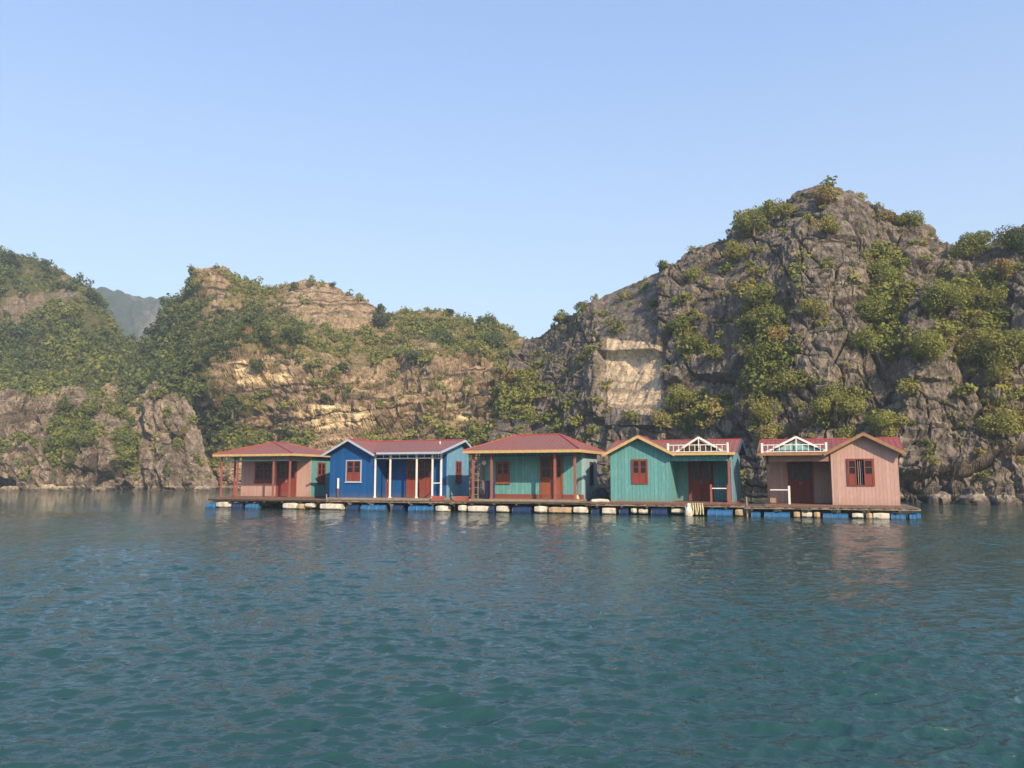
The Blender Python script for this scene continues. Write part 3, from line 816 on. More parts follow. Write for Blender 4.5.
# ------------------------------------------------------------------ terrain materials
def rock_mat(name, c1, c2, dark, cream, soil, grass, strata_rot=(0, R(8), 0), joint=(1.0, 1.0, .5), strata=.4, sscale=1.1):
    t = NT(name); v = t.obj()
    big = t.ramp(t.noise(v, .09, 5, .6), [(.35, 0.), (.65, 1.)])
    base = t.mix(big, c1, c2)
    fine = t.noise(v, 1.3, 9, .72)
    base = t.mix(t.ramp(fine, [(.35, .75), (.6, 0.)]), base, dark)
    # vertical water streaks
    vs = t.obj((1, 1, .10)); st = t.ramp(t.noise(vs, .8, 6, .65), [(.45, 0.), (.62, 1.)])
    base = t.mix(t.math('MULTIPLY', st, .75), base, dark)
    pale = t.ramp(t.noise(t.obj((1, 1, .35)), .45, 7, .7), [(.56, 0.), (.7, 1.)])
    base = t.mix(t.math('MULTIPLY', pale, .30), base, tuple(min(1, x * 1.5) for x in c2))
    # cream fresh faces
    cr = t.attr('cream'); crn = t.ramp(t.math('ADD', cr, t.math('MULTIPLY', t.math('SUBTRACT', t.noise(t.obj((1, 1, .5)), .8, 7, .7), .5), .8)), [(.38, 0.), (.58, 1.)])
    crc = t.mix(t.ramp(fine, [(.35, 0.), (.65, 1.)]), cream, tuple(x * .62 for x in cream))
    base = t.mix(crn, base, crc)
    # bedding lines
    rv = t.obj((1, 1, 1), strata_rot)
    sx = t.n('ShaderNodeSeparateXYZ'); t.l(rv, sx.inputs[0])
    zz = t.math('ADD', t.math('MULTIPLY', sx.outputs[2], sscale), t.math('MULTIPLY', t.noise(v, .25, 5, .6), 2.2))
    wn = t.n('ShaderNodeTexNoise', noise_dimensions='1D'); t.l(zz, wn.inputs['W']); wn.inputs['Scale'].default_value = 1.; wn.inputs['Detail'].default_value = 3
    bed = t.math('MULTIPLY', t.ramp(wn.outputs['Fac'], [(.38, 1.), (.46, 0.)]), t.ramp(t.noise(t.obj((.5, .5, 1.2)), .22, 5, .7), [(.40, 0.), (.50, 1.)]))
    base = t.mix(t.math('MULTIPLY', bed, strata), base, tuple(x * .45 for x in dark))
    # joints
    jn = t.noise(t.obj(tuple(x * .8 for x in joint)), .8, 5, .6, .6); jn2 = t.noise(t.obj((joint[0], joint[1], joint[2] * .45), (0, R(20), 0)), 1.7, 4, .6, .4)
    jt = t.math('MAXIMUM', t.ramp(t.math('ABSOLUTE', t.math('SUBTRACT', jn, .5)), [(.0, 1.), (.012, .5), (.03, 0.)]), t.ramp(t.math('ABSOLUTE', t.math('SUBTRACT', jn2, .52)), [(.0, .8), (.01, .4), (.028, 0.)]))
    base = t.mix(t.math('MULTIPLY', jt, .6), base, tuple(x * .35 for x in dark))
    # soil and dry grass
    vg = t.attr('veg'); vgn = t.ramp(t.math('ADD', vg, t.math('MULTIPLY', t.math('SUBTRACT', t.noise(v, .7, 8, .7), .5), 1.2)), [(.42, 0.), (.6, 1.)])
    gc = t.mix(t.ramp(t.noise(v, .35, 6, .65), [(.4, 0.), (.6, 1.)]), soil, grass)
    gc = t.mix(t.ramp(t.noise(v, 3, 6, .7), [(.4, .6), (.6, 0.)]), gc, tuple(x * .5 for x in grass))
    base = t.mix(vgn, base, gc)
    # tide mark
    sz = t.n('ShaderNodeSeparateXYZ'); t.l(v, sz.inputs[0])
    td = t.ramp(t.math('ADD', sz.outputs[2], t.math('MULTIPLY', fine, .8)), [(.45, 1.), (.9, 0.)])
    oy = t.ramp(t.math('ADD', sz.outputs[2], t.math('MULTIPLY', fine, .8)), [(.7, 0.), (.95, 1.), (1.25, 1.), (1.7, 0.)])
    base = t.mix(t.math('MULTIPLY', oy, .45), base, (.42, .38, .30))
    base = t.mix(t.math('MULTIPLY', td, .75), base, (.05, .042, .03))
    h = t.math('ADD', t.math('MULTIPLY', t.noise(v, 4.5, 5, .65), .45), t.math('MULTIPLY', t.noise(t.obj((1, 1, .22)), 2.6, 6, .65), .6))
    h = t.math('SUBTRACT', h, t.math('MULTIPLY', jt, .8)); h = t.math('SUBTRACT', h, t.math('MULTIPLY', bed, .6))
    t.bsdf(base, .92, .15, t.bump(h, .55, .3))
    return t.m
M['rock_right'] = rock_mat('grey_limestone', (.205, .172, .138), (.28, .23, .17), (.08, .07, .06), (.72, .55, .35), (.24, .15, .09), (.17, .14, .055), strata_rot=(0, R(-12), 0))
M['rock_mid'] = rock_mat('bedded_brown_limestone', (.34, .25, .155), (.43, .325, .20), (.17, .125, .08), (.78, .62, .36), (.26, .18, .10), (.155, .14, .05), strata_rot=(0, R(6), 0), strata=1.0, sscale=.8, joint=(.7, .7, 1.2))
M['rock_left'] = rock_mat('pale_grey_limestone', (.27, .22, .165), (.34, .27, .195), (.11, .09, .07), (.60, .47, .30), (.20, .15, .07), (.12, .13, .04), joint=(1, 1, .35))
M['hill_green'] = rock_mat('wooded_hillside', (.22, .18, .13), (.28, .22, .15), (.10, .08, .06), (.5, .4, .25), (.12, .10, .045), (.075, .085, .028))

def leaf_mat(name, ramp, trans=.25):
    t = NT(name)
    c = t.ramp(t.attr('tint'), ramp)
    d = t.n('ShaderNodeBsdfPrincipled'); t.l(c, d.inputs['Base Color']); d.inputs['Roughness'].default_value = .7; d.inputs['Specular IOR Level'].default_value = .2
    tr = t.n('ShaderNodeBsdfTranslucent'); t.l(c, tr.inputs[0])
    mx = t.n('ShaderNodeMixShader'); mx.inputs[0].default_value = trans
    t.l(d.outputs[0], mx.inputs[1]); t.l(tr.outputs[0], mx.inputs[2]); t.l(mx.outputs[0], t.out.inputs[0])
    return t.m
# tint 0..1: dark green, green, olive, yellow green, dry
LR = [(0., (.034, .052, .020)), (.25, (.068, .094, .030)), (.5, (.135, .160, .040)), (.72, (.225, .235, .05)), (.88, (.27, .225, .075)), (1., (.29, .16, .07))]
M['leaf'] = leaf_mat('foliage', LR)
M['bark'] = plain('bark', (.13, .10, .07), var=.6, scale=10)

# ------------------------------------------------------------------ foliage
def crown_pts(rng, n, lobes=7, flat=.8, leaf=.13):
    """leaf quads for a crown of unit radius: several uneven lobes, denser shells, open gaps"""
    C = rng.normal(size=(lobes, 3)); C /= np.linalg.norm(C, axis=1)[:, None]
    C *= rng.uniform(.25, .72, (lobes, 1)); C[:, 2] = np.where(C[:, 2] < 0, C[:, 2] * .7, C[:, 2])
    rr = rng.uniform(.28, .52, lobes)
    k = rng.integers(0, lobes, n); D = rng.normal(size=(n, 3)); D /= np.linalg.norm(D, axis=1)[:, None]
    rad = rr[k] * rng.uniform(.55, 1.12, n) ** .6
    P = C[k] + D * rad[:, None]; P[:, 2] = P[:, 2] * flat
    N = D + rng.normal(size=(n, 3)) * .55; N[:, 2] += .35; N /= np.linalg.norm(N, axis=1)[:, None]
    A = np.cross(N, rng.normal(size=(n, 3))); A /= np.linalg.norm(A, axis=1)[:, None] + 1e-9; B = np.cross(N, A)
    s = leaf * rng.uniform(.6, 1.35, (n, 1)); a = A * s; b = B * s * rng.uniform(.45, .8, (n, 1))
    V = np.stack([P - a, P + b, P + a, P - b], 1)
    tint = rng.normal(0, .055, n) + (rng.normal(0, .05, lobes))[k]
    return V, tint          # (n,4,3), (n,)

def tree_thing(rng, pos, r, tint, label, cat='bush', name='bush', group=None, tall=1.0, px=8, dens=1.0):
    """one bush: trunk with limbs, crown of leaf faces"""
    g = thing(name, label, cat, tuple(pos), rng.uniform(0, 6), group)
    leafw = min(.30, max(.085, .95 / px)) / r
    n = int(min(7500, 6.5 * dens / (leafw ** 2)))
    V, t = crown_pts(rng, n, lobes=int(rng.integers(7, 12)), flat=.85 * tall, leaf=leafw)
    V = V * r; V[:, :, 2] += r * .12 * tall
    Q = np.arange(n * 4).reshape(n, 4)
    o = np_mesh('crown', V.reshape(-1, 3), Q, M['leaf'], {'tint': ('FACE', np.clip(t + tint, 0, 1))}, smooth=False, parent=g)
    m = MB(); h = r * .35 * tall
    m.tube([(0, 0, -.5 * r), (.03 * r, 0, 0), (-.02 * r, .04 * r, h * .6), (0, 0, h)], [.07 * r, .05 * r, .04 * r, .03 * r], 7)
    for k in range(4):
        a = k * 1.6 + rng.uniform(0, 1); q = rng.uniform(.4, .7)
        m.tube([(0, 0, h * (.15 + .12 * k)), (math.cos(a) * q * r * .5, math.sin(a) * q * r * .5, h * (.4 + .12 * k)), (math.cos(a) * q * r, math.sin(a) * q * r, h * (.6 + .15 * k))], [.045 * r, .032 * r, .014 * r], 6)
    m.build('trunk', M['bark'], g)
    return g

def scrub(name, label, rng, pts, radii, tints, leaf_m, per, category='scrub', tall=.9):
    """uncountable ground cover: many small plants in one mesh"""
    lib = [crown_pts(rng, per, lobes=5, flat=tall, leaf=leaf_m) for _ in range(8)]
    VV = []; TT = []
    pick = rng.integers(0, 8, len(pts)); ang = rng.uniform(0, 6.28, len(pts))
    for k in range(8):
        m = pick == k
        if not m.any(): continue
        V, t = lib[k]; c, s = np.cos(ang[m])[:, None, None], np.sin(ang[m])[:, None, None]
        r = radii[m][:, None, None]
        x = (V[None, ..., 0] * c - V[None, ..., 1] * s) * r + pts[m][:, None, None, 0]
        y = (V[None, ..., 0] * s + V[None, ..., 1] * c) * r + pts[m][:, None, None, 1]
        z = (V[None, ..., 2] + .30) * r + pts[m][:, None, None, 2]
        VV.append(np.stack([x, y, z], -1).reshape(-1, 3)); TT.append((t[None, :] + tints[m][:, None]).ravel())
    V = np.concatenate(VV); T = np.clip(np.concatenate(TT), 0, 1)
    o = np_mesh(name, V, np.arange(len(V)).reshape(-1, 4), M['leaf'], {'tint': ('FACE', T)}, smooth=False)
    return tag(o, label, category, kind='stuff')

# ------------------------------------------------------------------ reliefs
def blobs(U, Vv, L):
    r = np.zeros_like(U)
    for (u, v, ru, rv, a) in L:
        r = r + a * np.exp(-(((U - u) / ru) ** 2 + ((Vv - v) / rv) ** 2))
    return r

def relief(name, label, u0, u1, nu, nt, ridge, Yb, Yr, prof, disp, mat, masks, back=60, seed=0, zbase=-1.5, backdrop=.9):
    """solid hill: shore line -> slope -> ridge -> back slope; disp(P, t, U, V) gives displacement along the normal"""
    U = np.linspace(u0, u1, nu)
    rv = np.interp(U, *zip(*ridge)); k0 = max(2, int(5 / ((u1 - u0) / nu))); h0 = np.hanning(2 * k0 + 3); rv = np.convolve(np.pad(rv, k0 + 1, mode='edge'), h0 / h0.sum(), mode='valid'); yb = np.interp(U, *zip(*Yb)); yr = np.interp(U, *zip(*Yr))
    R3 = np.stack([at(u, v, y) for u, v, y in zip(U, rv, yr)]); zr = R3[:, 2]; az = R3[:, 0] / R3[:, 1]
    nb = nt // 6
    t = np.concatenate([np.linspace(0, 1, nt), 1 + np.linspace(0, 1, nb + 1)[1:]])
    hp, gp = zip(*prof)
    tf = np.clip(t, 0, 1)
    g = np.interp(tf, hp, gp)
    Y = yb[:, None] + (yr - yb)[:, None] * g[None, :]
    Z = zbase + (zr - zbase)[:, None] * tf[None, :]
    bk = np.clip(t - 1, 0, 1)[None, :]
    Y = Y + bk * back; Z = np.where(t[None, :] > 1, zr[:, None] + (zbase - zr[:, None]) * bk ** 1.5, Z)
    X = az[:, None] * Y
    P = np.stack([X, Y, Z], -1)
    # soft normals of the base shape
    du = np.gradient(P, axis=0); dt = np.gradient(P, axis=1)
    N = np.cross(du, dt); N /= np.linalg.norm(N, axis=-1)[..., None] + 1e-9
    flip = np.where((N[..., 1:2] > 0) & (t[None, :, None] <= 1), -1, 1); N = N * flip
    N[:, nt:, :] = np.array((0, .3, .95))
    PU, PV = proj(P)
    T = np.broadcast_to(t[None, :], X.shape)
    D = disp(P, T, PU, PV)
    P = P + N * D[..., None]
    # settle each stretch of the ridge back to its height
    top = P[:, :nt + nb // 3, 2].max(1); q = np.clip((top + 1.5) / (zr + 1.5), .75, 1.35); kk = max(3, int(16 / ((u1 - u0) / nu))); ker = np.hanning(2 * kk + 3); ker /= ker.sum()
    q = np.convolve(np.pad(q, kk + 1, mode='edge'), ker, mode='valid')
    zf = P[..., 2]; P[..., 2] = np.where(zf > 0, zf / (1 + (q[:, None] - 1) * smooth01(zf / (.5 * zr[:, None]))), zf)
    PU, PV = proj(P)
    at_ = {}
    for an, fn in masks.items(): at_[an] = fn(P, T, PU, PV)
    o = np_mesh(name, P.reshape(-1, 3), grid_quads(nu, len(t)), mat, {a: ('POINT', d) for a, d in at_.items()}, smooth=name in ('green_hill', 'distant_hill'))
    me = o.data
    tag(o, label, 'cliff' if 'cliff' in name or 'rock' in name else 'hill', kind='structure')
    return dict(P=P, U=PU, V=PV, T=T, N=N, A=at_, o=o, nt=nt)

def pick(rl, u, v):
    """nearest surface point to a column/row, the one closest to the camera"""
    f = rl['T'] <= 1.0
    d = (rl['U'] - u) ** 2 + (rl['V'] - v) ** 2 + np.where(f, 0, 1e6)
    c = d < max(2.5, d.min() + 1.0)
    Y = np.where(c, rl['P'][..., 1], 1e9); k = np.unravel_index(np.argmin(Y), Y.shape)
    return rl['P'][k].copy()

def ellnoise(P, s, seed, o=3): return fbm(P / s, o, seed)

def rot_xz(P, a):
    c, s = math.cos(a), math.sin(a)
    return np.stack([P[..., 0] * c + P[..., 2] * s, P[..., 1], -P[..., 0] * s + P[..., 2] * c], -1)

# ---------- right cliff
def disp_right(P, T, U, V):
    edge = smooth01((1.0 - T) / .12) * .75 + .25
    Pw = P + np.stack([fbm(P / 8, 3, 50), fbm(P / 8, 3, 51), fbm(P / 8, 3, 52)], -1) * .8
    D = fbm(P / 17, 2, 3) * 2.6 * edge + fbm(P / np.array((4., 4., 9.)), 2, 4) * .4 + (fbm(P / np.array((2.4, 2.4, 16.)), 3, 5, ridge=True) - .3) * .7 * smooth01((U - 840) / 60)
    Q = rot_xz(Pw, R(-14))
    D += blocks(Q, (6.5, 6.5, 9), 11, 2.0, 1.1, .03, .35) * (edge * .7 + .3)
    D += blocks(Q, (2.8, 2.8, 6.0), 21, .34, .20, .045, .05)
    D += blocks(Pw, (.9, .9, 2.2), 31, .13, .05, .08, .1)
    # vertical flutes
    fl = smooth01(.5 + 1.6 * fbm(P / 9, 2, 45))
    D += fbm(Pw / np.array((.75, .75, 8.0)), 4, 41, ridge=True) * .30 * (.15 + fl)
    D += fbm(P / .5, 2, 47) * .05
    wob = fbm(P / 5, 3, 66) * .9 + fbm(P / 1.2, 2, 68) * .12
    m1 = smooth01(.45 + 2.2 * fbm(P / 7, 3, 67)); m2 = smooth01(.45 + 2.2 * fbm(P / 6, 3, 69))
    D += grooves((Q[..., 2] + wob) / 2.6, .055, .65, m1)
    D += grooves((P[..., 2] * .62 + P[..., 0] * .78 + wob * 1.4) / 6.5, .035, 1.1, m2 * (1 - smooth01((U - 598) / 5) * smooth01((668 - U) / 5)))
    D += grooves((P[..., 2] - P[..., 0] * .22 + wob * .5) / 1.25, .11, .5, smooth01((612 - U) / 20) * smooth01(.5 + 2 * fbm(P / 9, 3, 72)))
    D += grooves((Q[..., 0] + P[..., 1] * .3 + wob) / 1.7, .09, .55, smooth01(.4 + 2 * fbm(P / 8, 3, 70)))
    # ledges
    q = (Q[..., 2] + 1.2 * fbm(P / 9, 2, 61)) / 3.4; fr = q - np.floor(q)
    D += (fr ** 2) * .8 * (.4 + .6 * (fbm(P / 14, 2, 63) > -.1))
    # strong step beside the fresh overhang
    inb = smooth01((U - 600) / 5) * smooth01((668 - U) / 8)
    lip = V + (U - 630) * .03 + .8 * fbm(P / 2.5, 2, 71)
    D = np.where((inb > .01) & (V > 260) & (V < 425), D * (1 - .93 * inb) + inb * (.25 * fbm(P / np.array((1.6, 1.6, 14.)), 3, 73) + .12 * fbm(P / .8, 2, 74)), D)
    D += inb * (.75 * smooth01((lip - 300) / 40) * smooth01((355 - lip) / 1.4)) - inb * .35 * smooth01((lip - 355) / 2) * smooth01((415 - lip) / 20)
    # big recess of the gully between the two crags
    g = np.exp(-(((U - (885 - .0 * V)) / 20) ** 2)) * smooth01((V - 215) / 40) * smooth01((440 - V) / 60)
    D -= 2.2 * g
    # undercut at the water
    D -= 1.0 * np.exp(-((P[..., 2] - .4) / .7) ** 2)
    return D
RIGHT_RIDGE = [(440, 466), (455, 462), (470, 445), (490, 404), (508, 362), (525, 336), (545, 328), (560, 319), (575, 309), (600, 295), (620, 286), (640, 278), (660, 268), (680, 258), (700, 247), (715, 240), (725, 236), (735, 224), (750, 214), (770, 205), (785, 201), (800, 189), (815, 184), (830, 184), (845, 190), (860, 199), (880, 208), (895, 214), (907, 217), (918, 224), (930, 236), (945, 241), (960, 239), (975, 241), (990, 239), (1005, 230), (1024, 222), (1060, 208), (1100, 205), (1200, 240)]
def veg_right(P, T, U, V):
    n = fbm(P / 5, 4, 81)
    b = blobs(U, V, [(760, 330, 22, 60, .5), (880, 300, 26, 60, .55), (760, 225, 30, 14, .4), (930, 345, 40, 18, .4), (690, 335, 20, 35, .4), (990, 340, 40, 60, .3), (790, 385, 45, 30, .3),
                     (560, 370, 70, 60, .20), (500, 400, 60, 60, .24), (632, 370, 34, 50, -.5), (690, 415, 50, 30, .45), (825, 195, 15, 10, .5), (960, 290, 50, 30, .3), (850, 420, 60, 20, .3), (1000, 420, 30, 30, .3)])
    return np.clip(.02 + b + .22 * n, 0, 1) * smooth01((P[..., 2] - 2) / 2)
def cream_right(P, T, U, V):
    b = blobs(U, V, [(622, 345, 16, 10, .5), (700, 296, 16, 3, .5), (738, 382, 4, 12, .6), (920, 470, 26, 22, .5), (905, 455, 14, 14, .35), (985, 480, 30, 14, .4), (760, 262, 8, 3, .5), (990, 440, 20, 12, .35), (745, 480, 20, 18, .4), (838, 268, 6, 5, .35), (620, 455, 10, 25, .3)])
    e = 3.5 * fbm(P / 3., 3, 92)
    box = smooth01((U - 606 + e) / 3) * smooth01((662 - U - e) / 3) * smooth01((V - 337 - (U - 606) * .12 + e) / 3) * smooth01((414 + (U - 630) * .15 - V + 2.5 * e) / 5)
    return np.clip(b * .6 + box * .85 + .10 * fbm(P / 2.5, 3, 91), 0, 1)
RC = relief('limestone_cliff', 'tall grey limestone cliff with shrubs rising behind the houses', 440, 1190, 880, 430, [(a, b + 3) for a, b in RIGHT_RIDGE],
            [(440, 101), (525, 94), (600, 86), (700, 74), (820, 67), (900, 63.5), (1024, 60), (1190, 55)],
            [(440, 118), (525, 117), (600, 107), (700, 99), (820, 92), (900, 89), (1024, 85), (1190, 78)],
            [(0, 0), (.12, .05), (.35, .22), (.6, .45), (.8, .66), (1, 1)], disp_right, M['rock_right'], {'veg': veg_right, 'cream': cream_right}, back=50)

# ---------- middle hill
def disp_mid(P, T, U, V):
    edge = smooth01((1.0 - T) / .10) * .8 + .2
    D = fbm(P / 26, 4, 103) * 7.0 * edge
    Q = rot_xz(P + fbm(P / 12, 2, 105)[..., None] * 2, R(6))
    q = (Q[..., 2] + 2.0 * fbm(P / 20, 2, 161)) / 4.2; fr = q - np.floor(q)
    rocky = smooth01((.25 + blobs(U, V, [(265, 375, 55, 28, 1), (350, 400, 90, 34, 1), (480, 400, 80, 50, .8), (215, 283, 12, 20, .8)]) - .3) / .5)
    D += fr ** 1.5 * 2.6 * (.08 + rocky)
    q = Q[..., 2] / 1.3 + fbm(P / 8, 2, 162) * .8; fr = q - np.floor(q); D += fr * .8 * (.08 + rocky)
    wob = fbm(P / 7, 3, 166) * .6
    D += grooves((Q[..., 2] + wob) / 1.5, .12, .8, (.1 + rocky) * smooth01(.55 + 2 * fbm(P / 9, 3, 167)))
    D += grooves((Q[..., 2] + wob * .6) / 5.2, .05, 1.6, .15 + rocky)
    D += blocks(Q, (7, 7, 3.2), 111, 2.4, .7, .06) * (.3 + rocky)
    D += blocks(Q, (3.0, 3.0, 1.0), 121, 1.1, .4, .10) * (.35 + rocky)
    D += fbm(P / 4, 4, 141) * 1.3
    return D
MID_RIDGE = [(60, 400), (100, 365), (125, 350), (150, 337), (165, 322), (175, 305), (182, 292), (189, 281), (197, 274), (206, 270), (216, 268), (228, 270), (240, 277), (262, 288), (280, 293), (292, 285), (305, 282), (325, 283), (345, 290), (365, 300), (380, 309), (400, 311), (420, 308), (440, 306), (455, 312), (470, 319), (485, 316), (500, 321), (520, 332), (540, 345), (580, 360), (660, 400)]
def veg_mid(P, T, U, V):
    n = fbm(P / 9, 4, 181); n2 = fbm(P / 3, 3, 182)
    b = blobs(U, V, [(160, 355, 50, 50, .5), (245, 318, 45, 40, .4), (215, 420, 50, 40, .4), (395, 345, 45, 25, .2), (480, 340, 45, 25, .35), (440, 320, 60, 15, .2), (450, 430, 60, 20, .25), (300, 345, 60, 18, .3), (260, 440, 60, 15, .4),
                     (265, 376, 40, 17, -.9), (350, 402, 65, 20, -.8), (330, 425, 75, 13, -.8), (440, 415, 60, 16, -.5), (218, 286, 9, 14, -.4), (330, 305, 55, 16, -.2), (455, 385, 45, 25, -.4), (400, 400, 40, 20, -.3), (210, 405, 14, 9, -.6)])
    return np.clip(.40 + b + .36 * n + .22 * n2, 0, 1) * smooth01((P[..., 2] - 1.5) / 2)
def cream_mid(P, T, U, V):
    b = blobs(U, V, [(243, 372, 11, 14, 1.), (270, 380, 16, 7, .75), (325, 410, 12, 14, .8), (352, 416, 26, 12, .75), (285, 378, 10, 5, .5), (205, 408, 12, 8, .8), (365, 380, 22, 6, .5), (330, 360, 60, 25, .2), (465, 418, 18, 5, .6), (310, 420, 30, 15, .45), (372, 425, 12, 7, .5), (345, 440, 16, 5, .5)])
    return np.clip(b + .12 * fbm(P / 4, 3, 191), 0, 1)
MC = relief('wooded_hill', 'brown bedded limestone hill with olive scrub behind the left houses', 60, 640, 760, 360, [(a, b + 5) for a, b in MID_RIDGE],
            [(60, 146), (190, 140), (225, 128), (300, 118), (400, 112), (500, 108), (640, 104)],
            [(60, 185), (150, 190), (215, 188), (300, 192), (400, 184), (500, 172), (640, 160)],
            [(0, 0), (.1, .02), (.3, .12), (.45, .24), (.6, .42), (.8, .70), (1, 1)], disp_mid, M['rock_mid'], {'veg': veg_mid, 'cream': cream_mid}, back=90)

# ---------- left hill
def disp_left(P, T, U, V):
    edge = smooth01((1.0 - T) / .12) * .85 + .15
    D = fbm(P / 30, 4, 203) * 9 * edge * (1 - .75 * smooth01((U - 60) / 40)) + fbm(P / 6, 4, 204) * 1.4
    f1, f2, idn = worley(P / np.array((4., 4., 5.)), 211); D += (idn - .5) * 1.6
    return D
LEFT_RIDGE = [(-220, 190), (-120, 205), (-50, 226), (0, 243), (15, 247), (30, 251), (45, 257), (60, 264), (75, 271), (88, 279), (98, 291), (105, 304), (112, 318), (122, 330), (135, 338), (150, 343), (170, 356), (195, 390), (215, 430), (240, 470)]
def veg_left(P, T, U, V):
    b = blobs(U, V, [(60, 360, 90, 40, .4), (30, 250, 40, 14, .3), (20, 312, 22, 18, -.5), (65, 290, 12, 12, -.35), (75, 270, 12, 8, -.3), (35, 300, 20, 12, -.25)])
    return np.clip(.66 + b + .35 * fbm(P / 10, 4, 281), 0, 1)
LC = relief('green_hill', 'green wooded hill rising at the far left behind the grey rocks', -220, 240, 520, 260, [(a, b + 7) for a, b in LEFT_RIDGE],
            [(-220, 140), (0, 150), (240, 152)], [(-220, 190), (0, 215), (100, 205), (150, 190), (240, 160)],
            [(0, 0), (.2, .10), (.45, .32), (.7, .6), (1, 1)], disp_left, M['hill_green'], {'veg': veg_left, 'cream': lambda P, T, U, V: np.zeros_like(U)}, back=90)

# ---------- front rocks at the left shore
def disp_front(P, T, U, V):
    Pw = P + np.stack([fbm(P / 5, 3, 350), fbm(P / 5, 3, 351), fbm(P / 5, 3, 352)], -1) * 1.5
    edge = smooth01((1.0 - T) / .1) * .6 + .4
    D = fbm(P / 10, 3, 303) * 2.2 * edge
    Q = rot_xz(Pw, R(12))
    D += blocks(Q, (4.5, 4.5, 10), 311, 3.2, 1.1, .05, .7) * edge
    D += blocks(Q, (1.8, 1.8, 4.5), 321, 1.1, .45, .09)
    D += blocks(Pw, (.8, .8, 1.8), 331, .4, .15, .1)
    D += fbm(Pw / np.array((1.2, 1.2, 8.0)), 3, 341, ridge=True) * .55
    D -= 1.0 * np.exp(-((P[..., 2] - .3) / .7) ** 2)
    D -= 1.2 * np.exp(-((U - 138) / 6) ** 2)
    D = D * (1 - .7 * smooth01((U - 180) / 20))
    return D
FRONT_RIDGE = [(-200, 380), (-100, 392), (-30, 386), (0, 391), (12, 389), (25, 396), (40, 398), (52, 391), (62, 387), (78, 386), (84, 396), (96, 399), (108, 402), (118, 407), (124, 430), (134, 437), (138, 420), (142, 402), (147, 386), (152, 380), (157, 384), (161, 396), (168, 393), (176, 398), (184, 397), (188, 404), (194, 418), (201, 440), (208, 466), (214, 486)]
FC = relief('shore_rock', 'jagged pale grey rock wall along the left shore', -200, 214, 640, 220, FRONT_RIDGE,
            [(-200, 112), (0, 122), (110, 124), (214, 121)], [(-200, 122), (0, 133), (120, 134), (214, 129)],
            [(0, 0), (.3, .12), (.7, .5), (1, 1)], disp_front, M['rock_left'],
            {'veg': lambda P, T, U, V: np.clip(.0 + blobs(U, V, [(75, 435, 28, 20, .48), (125, 450, 13, 28, .42), (95, 410, 35, 8, .4), (60, 465, 20, 12, .3), (20, 440, 15, 20, .25)]) + .2 * fbm(P / 3, 3, 381), 0, 1),
             'cream': lambda P, T, U, V: np.clip(blobs(U, V, [(180, 470, 20, 16, .35), (40, 486, 30, 4, .6), (110, 480, 30, 8, .3), (150, 440, 8, 20, .2)]), 0, 1)}, back=14)

# ---------- far hill
def disp_far(P, T, U, V):
    f1, f2, idn = worley(P / np.array((11, 11, 11)), 411)
    return fbm(P / 60, 4, 403) * 16 * (smooth01((1 - T) / .15) * .9 + .1) + (.6 - f1) * 6 + fbm(P / 14, 4, 404) * 5
M['hill_far'] = rock_mat('far_wooded_hillside', (.20, .18, .14), (.26, .22, .17), (.10, .09, .07), (.5, .4, .3), (.055, .062, .03), (.03, .045, .02))
relief('distant_hill', 'hazy blue green hill far away in the gap between the left hills', 40, 290, 320, 160,
       [(40, 310), (60, 296), (85, 287), (100, 287), (112, 290), (122, 291), (135, 297), (150, 298), (165, 297), (180, 296), (210, 302), (290, 345)],
       [(40, 560), (290, 560)], [(40, 640), (290, 640)], [(0, 0), (.4, .2), (.75, .6), (.88, .72), (1, 1)], disp_far, M['hill_far'],
       {'veg': lambda P, T, U, V: np.clip(.66 + .4 * fbm(P / 25, 4, 481), 0, 1), 'cream': lambda P, T, U, V: np.zeros_like(U)}, back=120)

# ------------------------------------------------------------------ scrub on the hills
def scatter(rl, rng, n, w, tfun, rfun, zmin=2.0):
    P = rl['P']; a = np.abs(rl['U'][1:, 1:] - rl['U'][:-1, :-1]) * np.abs(rl['V'][1:, 1:] - rl['V'][:-1, :-1])
    wt = w[:-1, :-1] * np.minimum(a + .05, 3) * (P[:-1, :-1, 2] > zmin) * (rl['T'][:-1, :-1] <= 1.02)
    p = wt.ravel() / wt.sum(); k = rng.choice(len(p), size=n, p=p)
    i, j = np.unravel_index(k, wt.shape)
    pts = P[i, j] + rng.uniform(-.3, .3, (n, 3)) * np.array((1, 1, .2))
    U, V = rl['U'][i, j], rl['V'][i, j]
    return pts, rfun(pts, U, V), tfun(pts, U, V), U, V
rng = np.random.default_rng(5)
# middle hill
vm = MC['A']['veg']; w = np.clip(vm - .44, 0, 1) ** 1.1 + .022 * (MC['A']['cream'] < .25)
def t_mid(P, U, V):
    t = .60 + .28 * fbm(P / 16, 3, 501) + rng.normal(0, .11, len(P))
    t -= .22 * np.exp(-((U - 165) / 60) ** 2) + .12 * np.exp(-(((U - 245) / 40) ** 2 + ((V - 320) / 35) ** 2))
    t += .12 * np.exp(-(((U - 330) / 60) ** 2 + ((V - 300) / 20) ** 2)); t = np.minimum(t, .86)
    return t
p_, r_, t_, _, _ = scatter(MC, rng, 8500, w, t_mid, lambda P, U, V: rng.gamma(2.2, .33, len(P)).clip(.25, 2.4) * (1 + .35 * (U < 200)))
scrub('scrub', 'olive and brown scrub covering the bedded middle hill', rng, p_, r_, t_, .13, 150)
